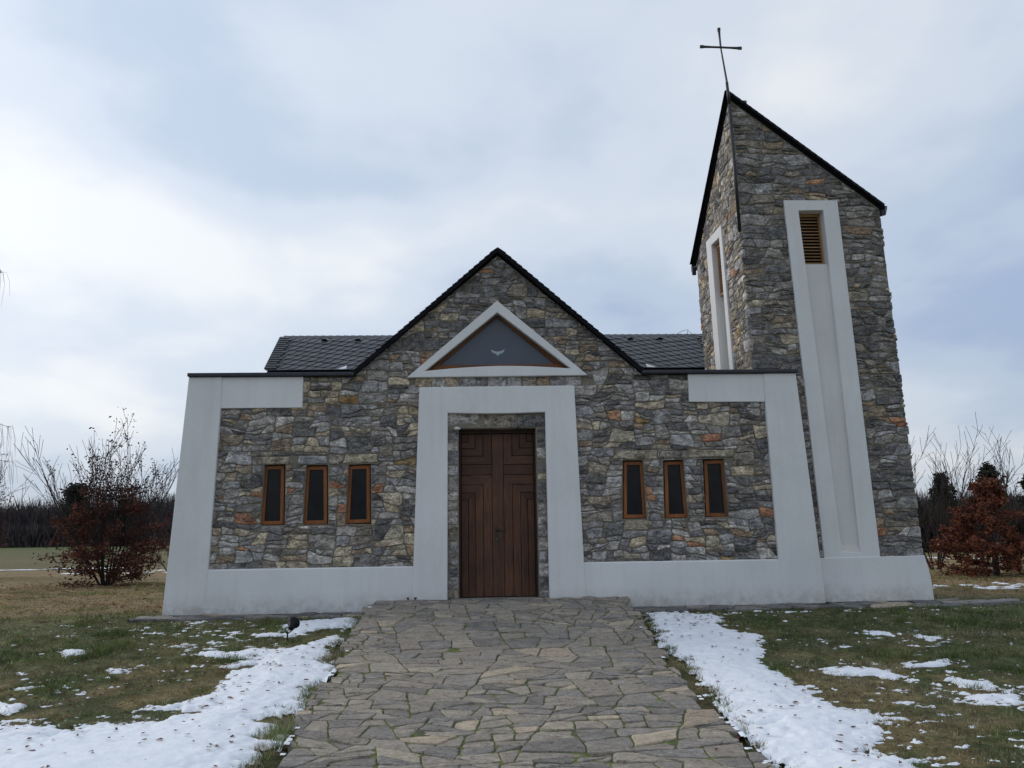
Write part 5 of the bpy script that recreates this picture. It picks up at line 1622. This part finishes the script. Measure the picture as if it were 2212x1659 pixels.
# conifers right
def conifer(name, x, y, H, Rr, seed, label, col=(.018, .026, .016), n=2600, leafr=.22, prof=None, z0=.05):
    z = float(gz(x, y))
    root = empty(name, (x, y, z), label, 'tree')
    V_, F_ = tube([(x, y, z - .2), (x + .1, y, z + H * .5), (x, y, z + H * .97)], [H * .02, H * .013, .02], 6, False)
    mesh('trunk', V_, F_, M_BARK, root, None, True, (.05, .04, .035, 1))
    rs_ = random.Random(seed)
    pts = cone_points(rs_, x, y, z + H * z0, H * (1 - z0), Rr, 420, prof or (lambda f: (1 - f) ** .8 + .04))
    leaf_cloud('crown', root, pts, n, leafr, [col, tuple(c * 1.5 for c in col), tuple(c * .7 for c in col)], seed, leafr * .9)
    return root
conifer('pine_tree', -66.8, 128, 9.9, 1.9, 3, 'lone dark round-headed pine above the far left wood', (.018, .026, .018), 2600, .40, lambda f: 1.0 if f > .35 else .5, .35)
for i, (x, y, H, Rr, lab) in enumerate([(27.5, 39, 3.7, 1.5, 'short dark spruce nearest the tower in the right thicket'), (31.0, 41, 4.9, 1.9, 'dark spruce left of the thicket behind the rust red bush'),
                                       (35.0, 42, 5.6, 2.6, 'broad dark spruce behind the top of the rust red bush'), (39.0, 43, 5.4, 2.6, 'dark spruce right of the broad one in the thicket'),
                                       (43.5, 44, 4.9, 2.6, 'dark spruce at the right edge of the photo')]):
    conifer('spruce_tree', x, y, H, Rr, 60 + i, lab, (.022, .027, .018), 5200, .15, lambda f: (1 - f) ** .6 * (.85 + .25 * math.sin(f * 25)) + .05, .0)
# rough brown thicket under the conifers
g = np.random.default_rng(3)
def thicket(name, lab, x0, x1, y0, y1, n, h0, h1, col, seed, w=.02):
    g = np.random.default_rng(seed)
    x = g.uniform(x0, x1, n); y = g.uniform(y0, y1, n); z = gz(x, y) - .1
    hh = (h0 + (h1 - h0) * fbm(x * .12, y * .03, seed, 3)) * g.uniform(.5, 1.12, n)
    zb = z + hh * g.uniform(0, .5, n) * (g.random(n) < .6)
    a = g.uniform(0, 6.28, n); ln = g.normal(0, .22, (n, 2)) * hh[:, None]
    ww = w * g.uniform(.5, 1.6, n)
    v0 = np.stack([x - np.cos(a) * ww, y - np.sin(a) * ww, zb], 1); v1 = np.stack([x + np.cos(a) * ww, y + np.sin(a) * ww, zb], 1)
    v2 = np.stack([x + ln[:, 0], y + ln[:, 1], z + hh], 1)
    V = np.stack([v0, v1, v2], 1).reshape(-1, 3)
    c = np.array(col)[g.integers(0, len(col), n)] * g.uniform(.6, 1.4, (n, 1)); c = np.repeat(np.concatenate([c, np.ones((n, 1))], 1), 3, 0)
    o = fast_mesh(name, V, np.arange(3 * n).reshape(n, 3), M_FOREST, 3, None, c)
    return tag(o, lab, 'wood', None, 'stuff')
GREY = [(.078, .068, .072), (.062, .057, .063), (.092, .077, .076), (.064, .060, .054)]
thicket('thicket', 'low brown thicket under the spruces on the right', 24, 60, 38, 50, 30000, 2.2, 3.6, [(.06, .042, .036), (.045, .036, .032), (.035, .034, .022)], 5, .05)
thicket('far_wood', 'distant leafless wood along the far edge of the field', -330, -20, 135, 185, 150000, 6.0, 10.6, GREY, 6, .15)
thicket('far_wood', 'distant leafless wood beyond the field on the right', 20, 330, 150, 190, 90000, 6.5, 11, GREY, 7, .16)
thicket('far_wood', 'distant leafless wood behind the chapel', -30, 30, 150, 190, 20000, 7, 11, GREY, 9, .18)
thicket('undergrowth', 'dark undergrowth along the foot of the distant wood on the left', -330, -18, 131, 136, 45000, 3.0, 5.0, GREY[:3], 21, .22)
thicket('undergrowth', 'dark undergrowth along the foot of the distant wood on the right', 15, 330, 146, 151, 45000, 3.0, 5.0, GREY[:3], 22, .22)
for i, (x, y, H) in enumerate([(-38.5, 131, 10.6), (-36, 131, 9.8), (-42, 134, 9.4), (-60, 130, 8.5)]):
    conifer('spruce_tree', x, y, H * .85, 1.9, 80 + i, ['tallest small spruce on the skyline left of the corner pier', 'spruce close to the corner pier on the far skyline', 'pointed spruce in the far wood left of the red tree top', 'low spruce in the far wood behind the red tree'][i], (.020, .027, .020), 1500, .35)
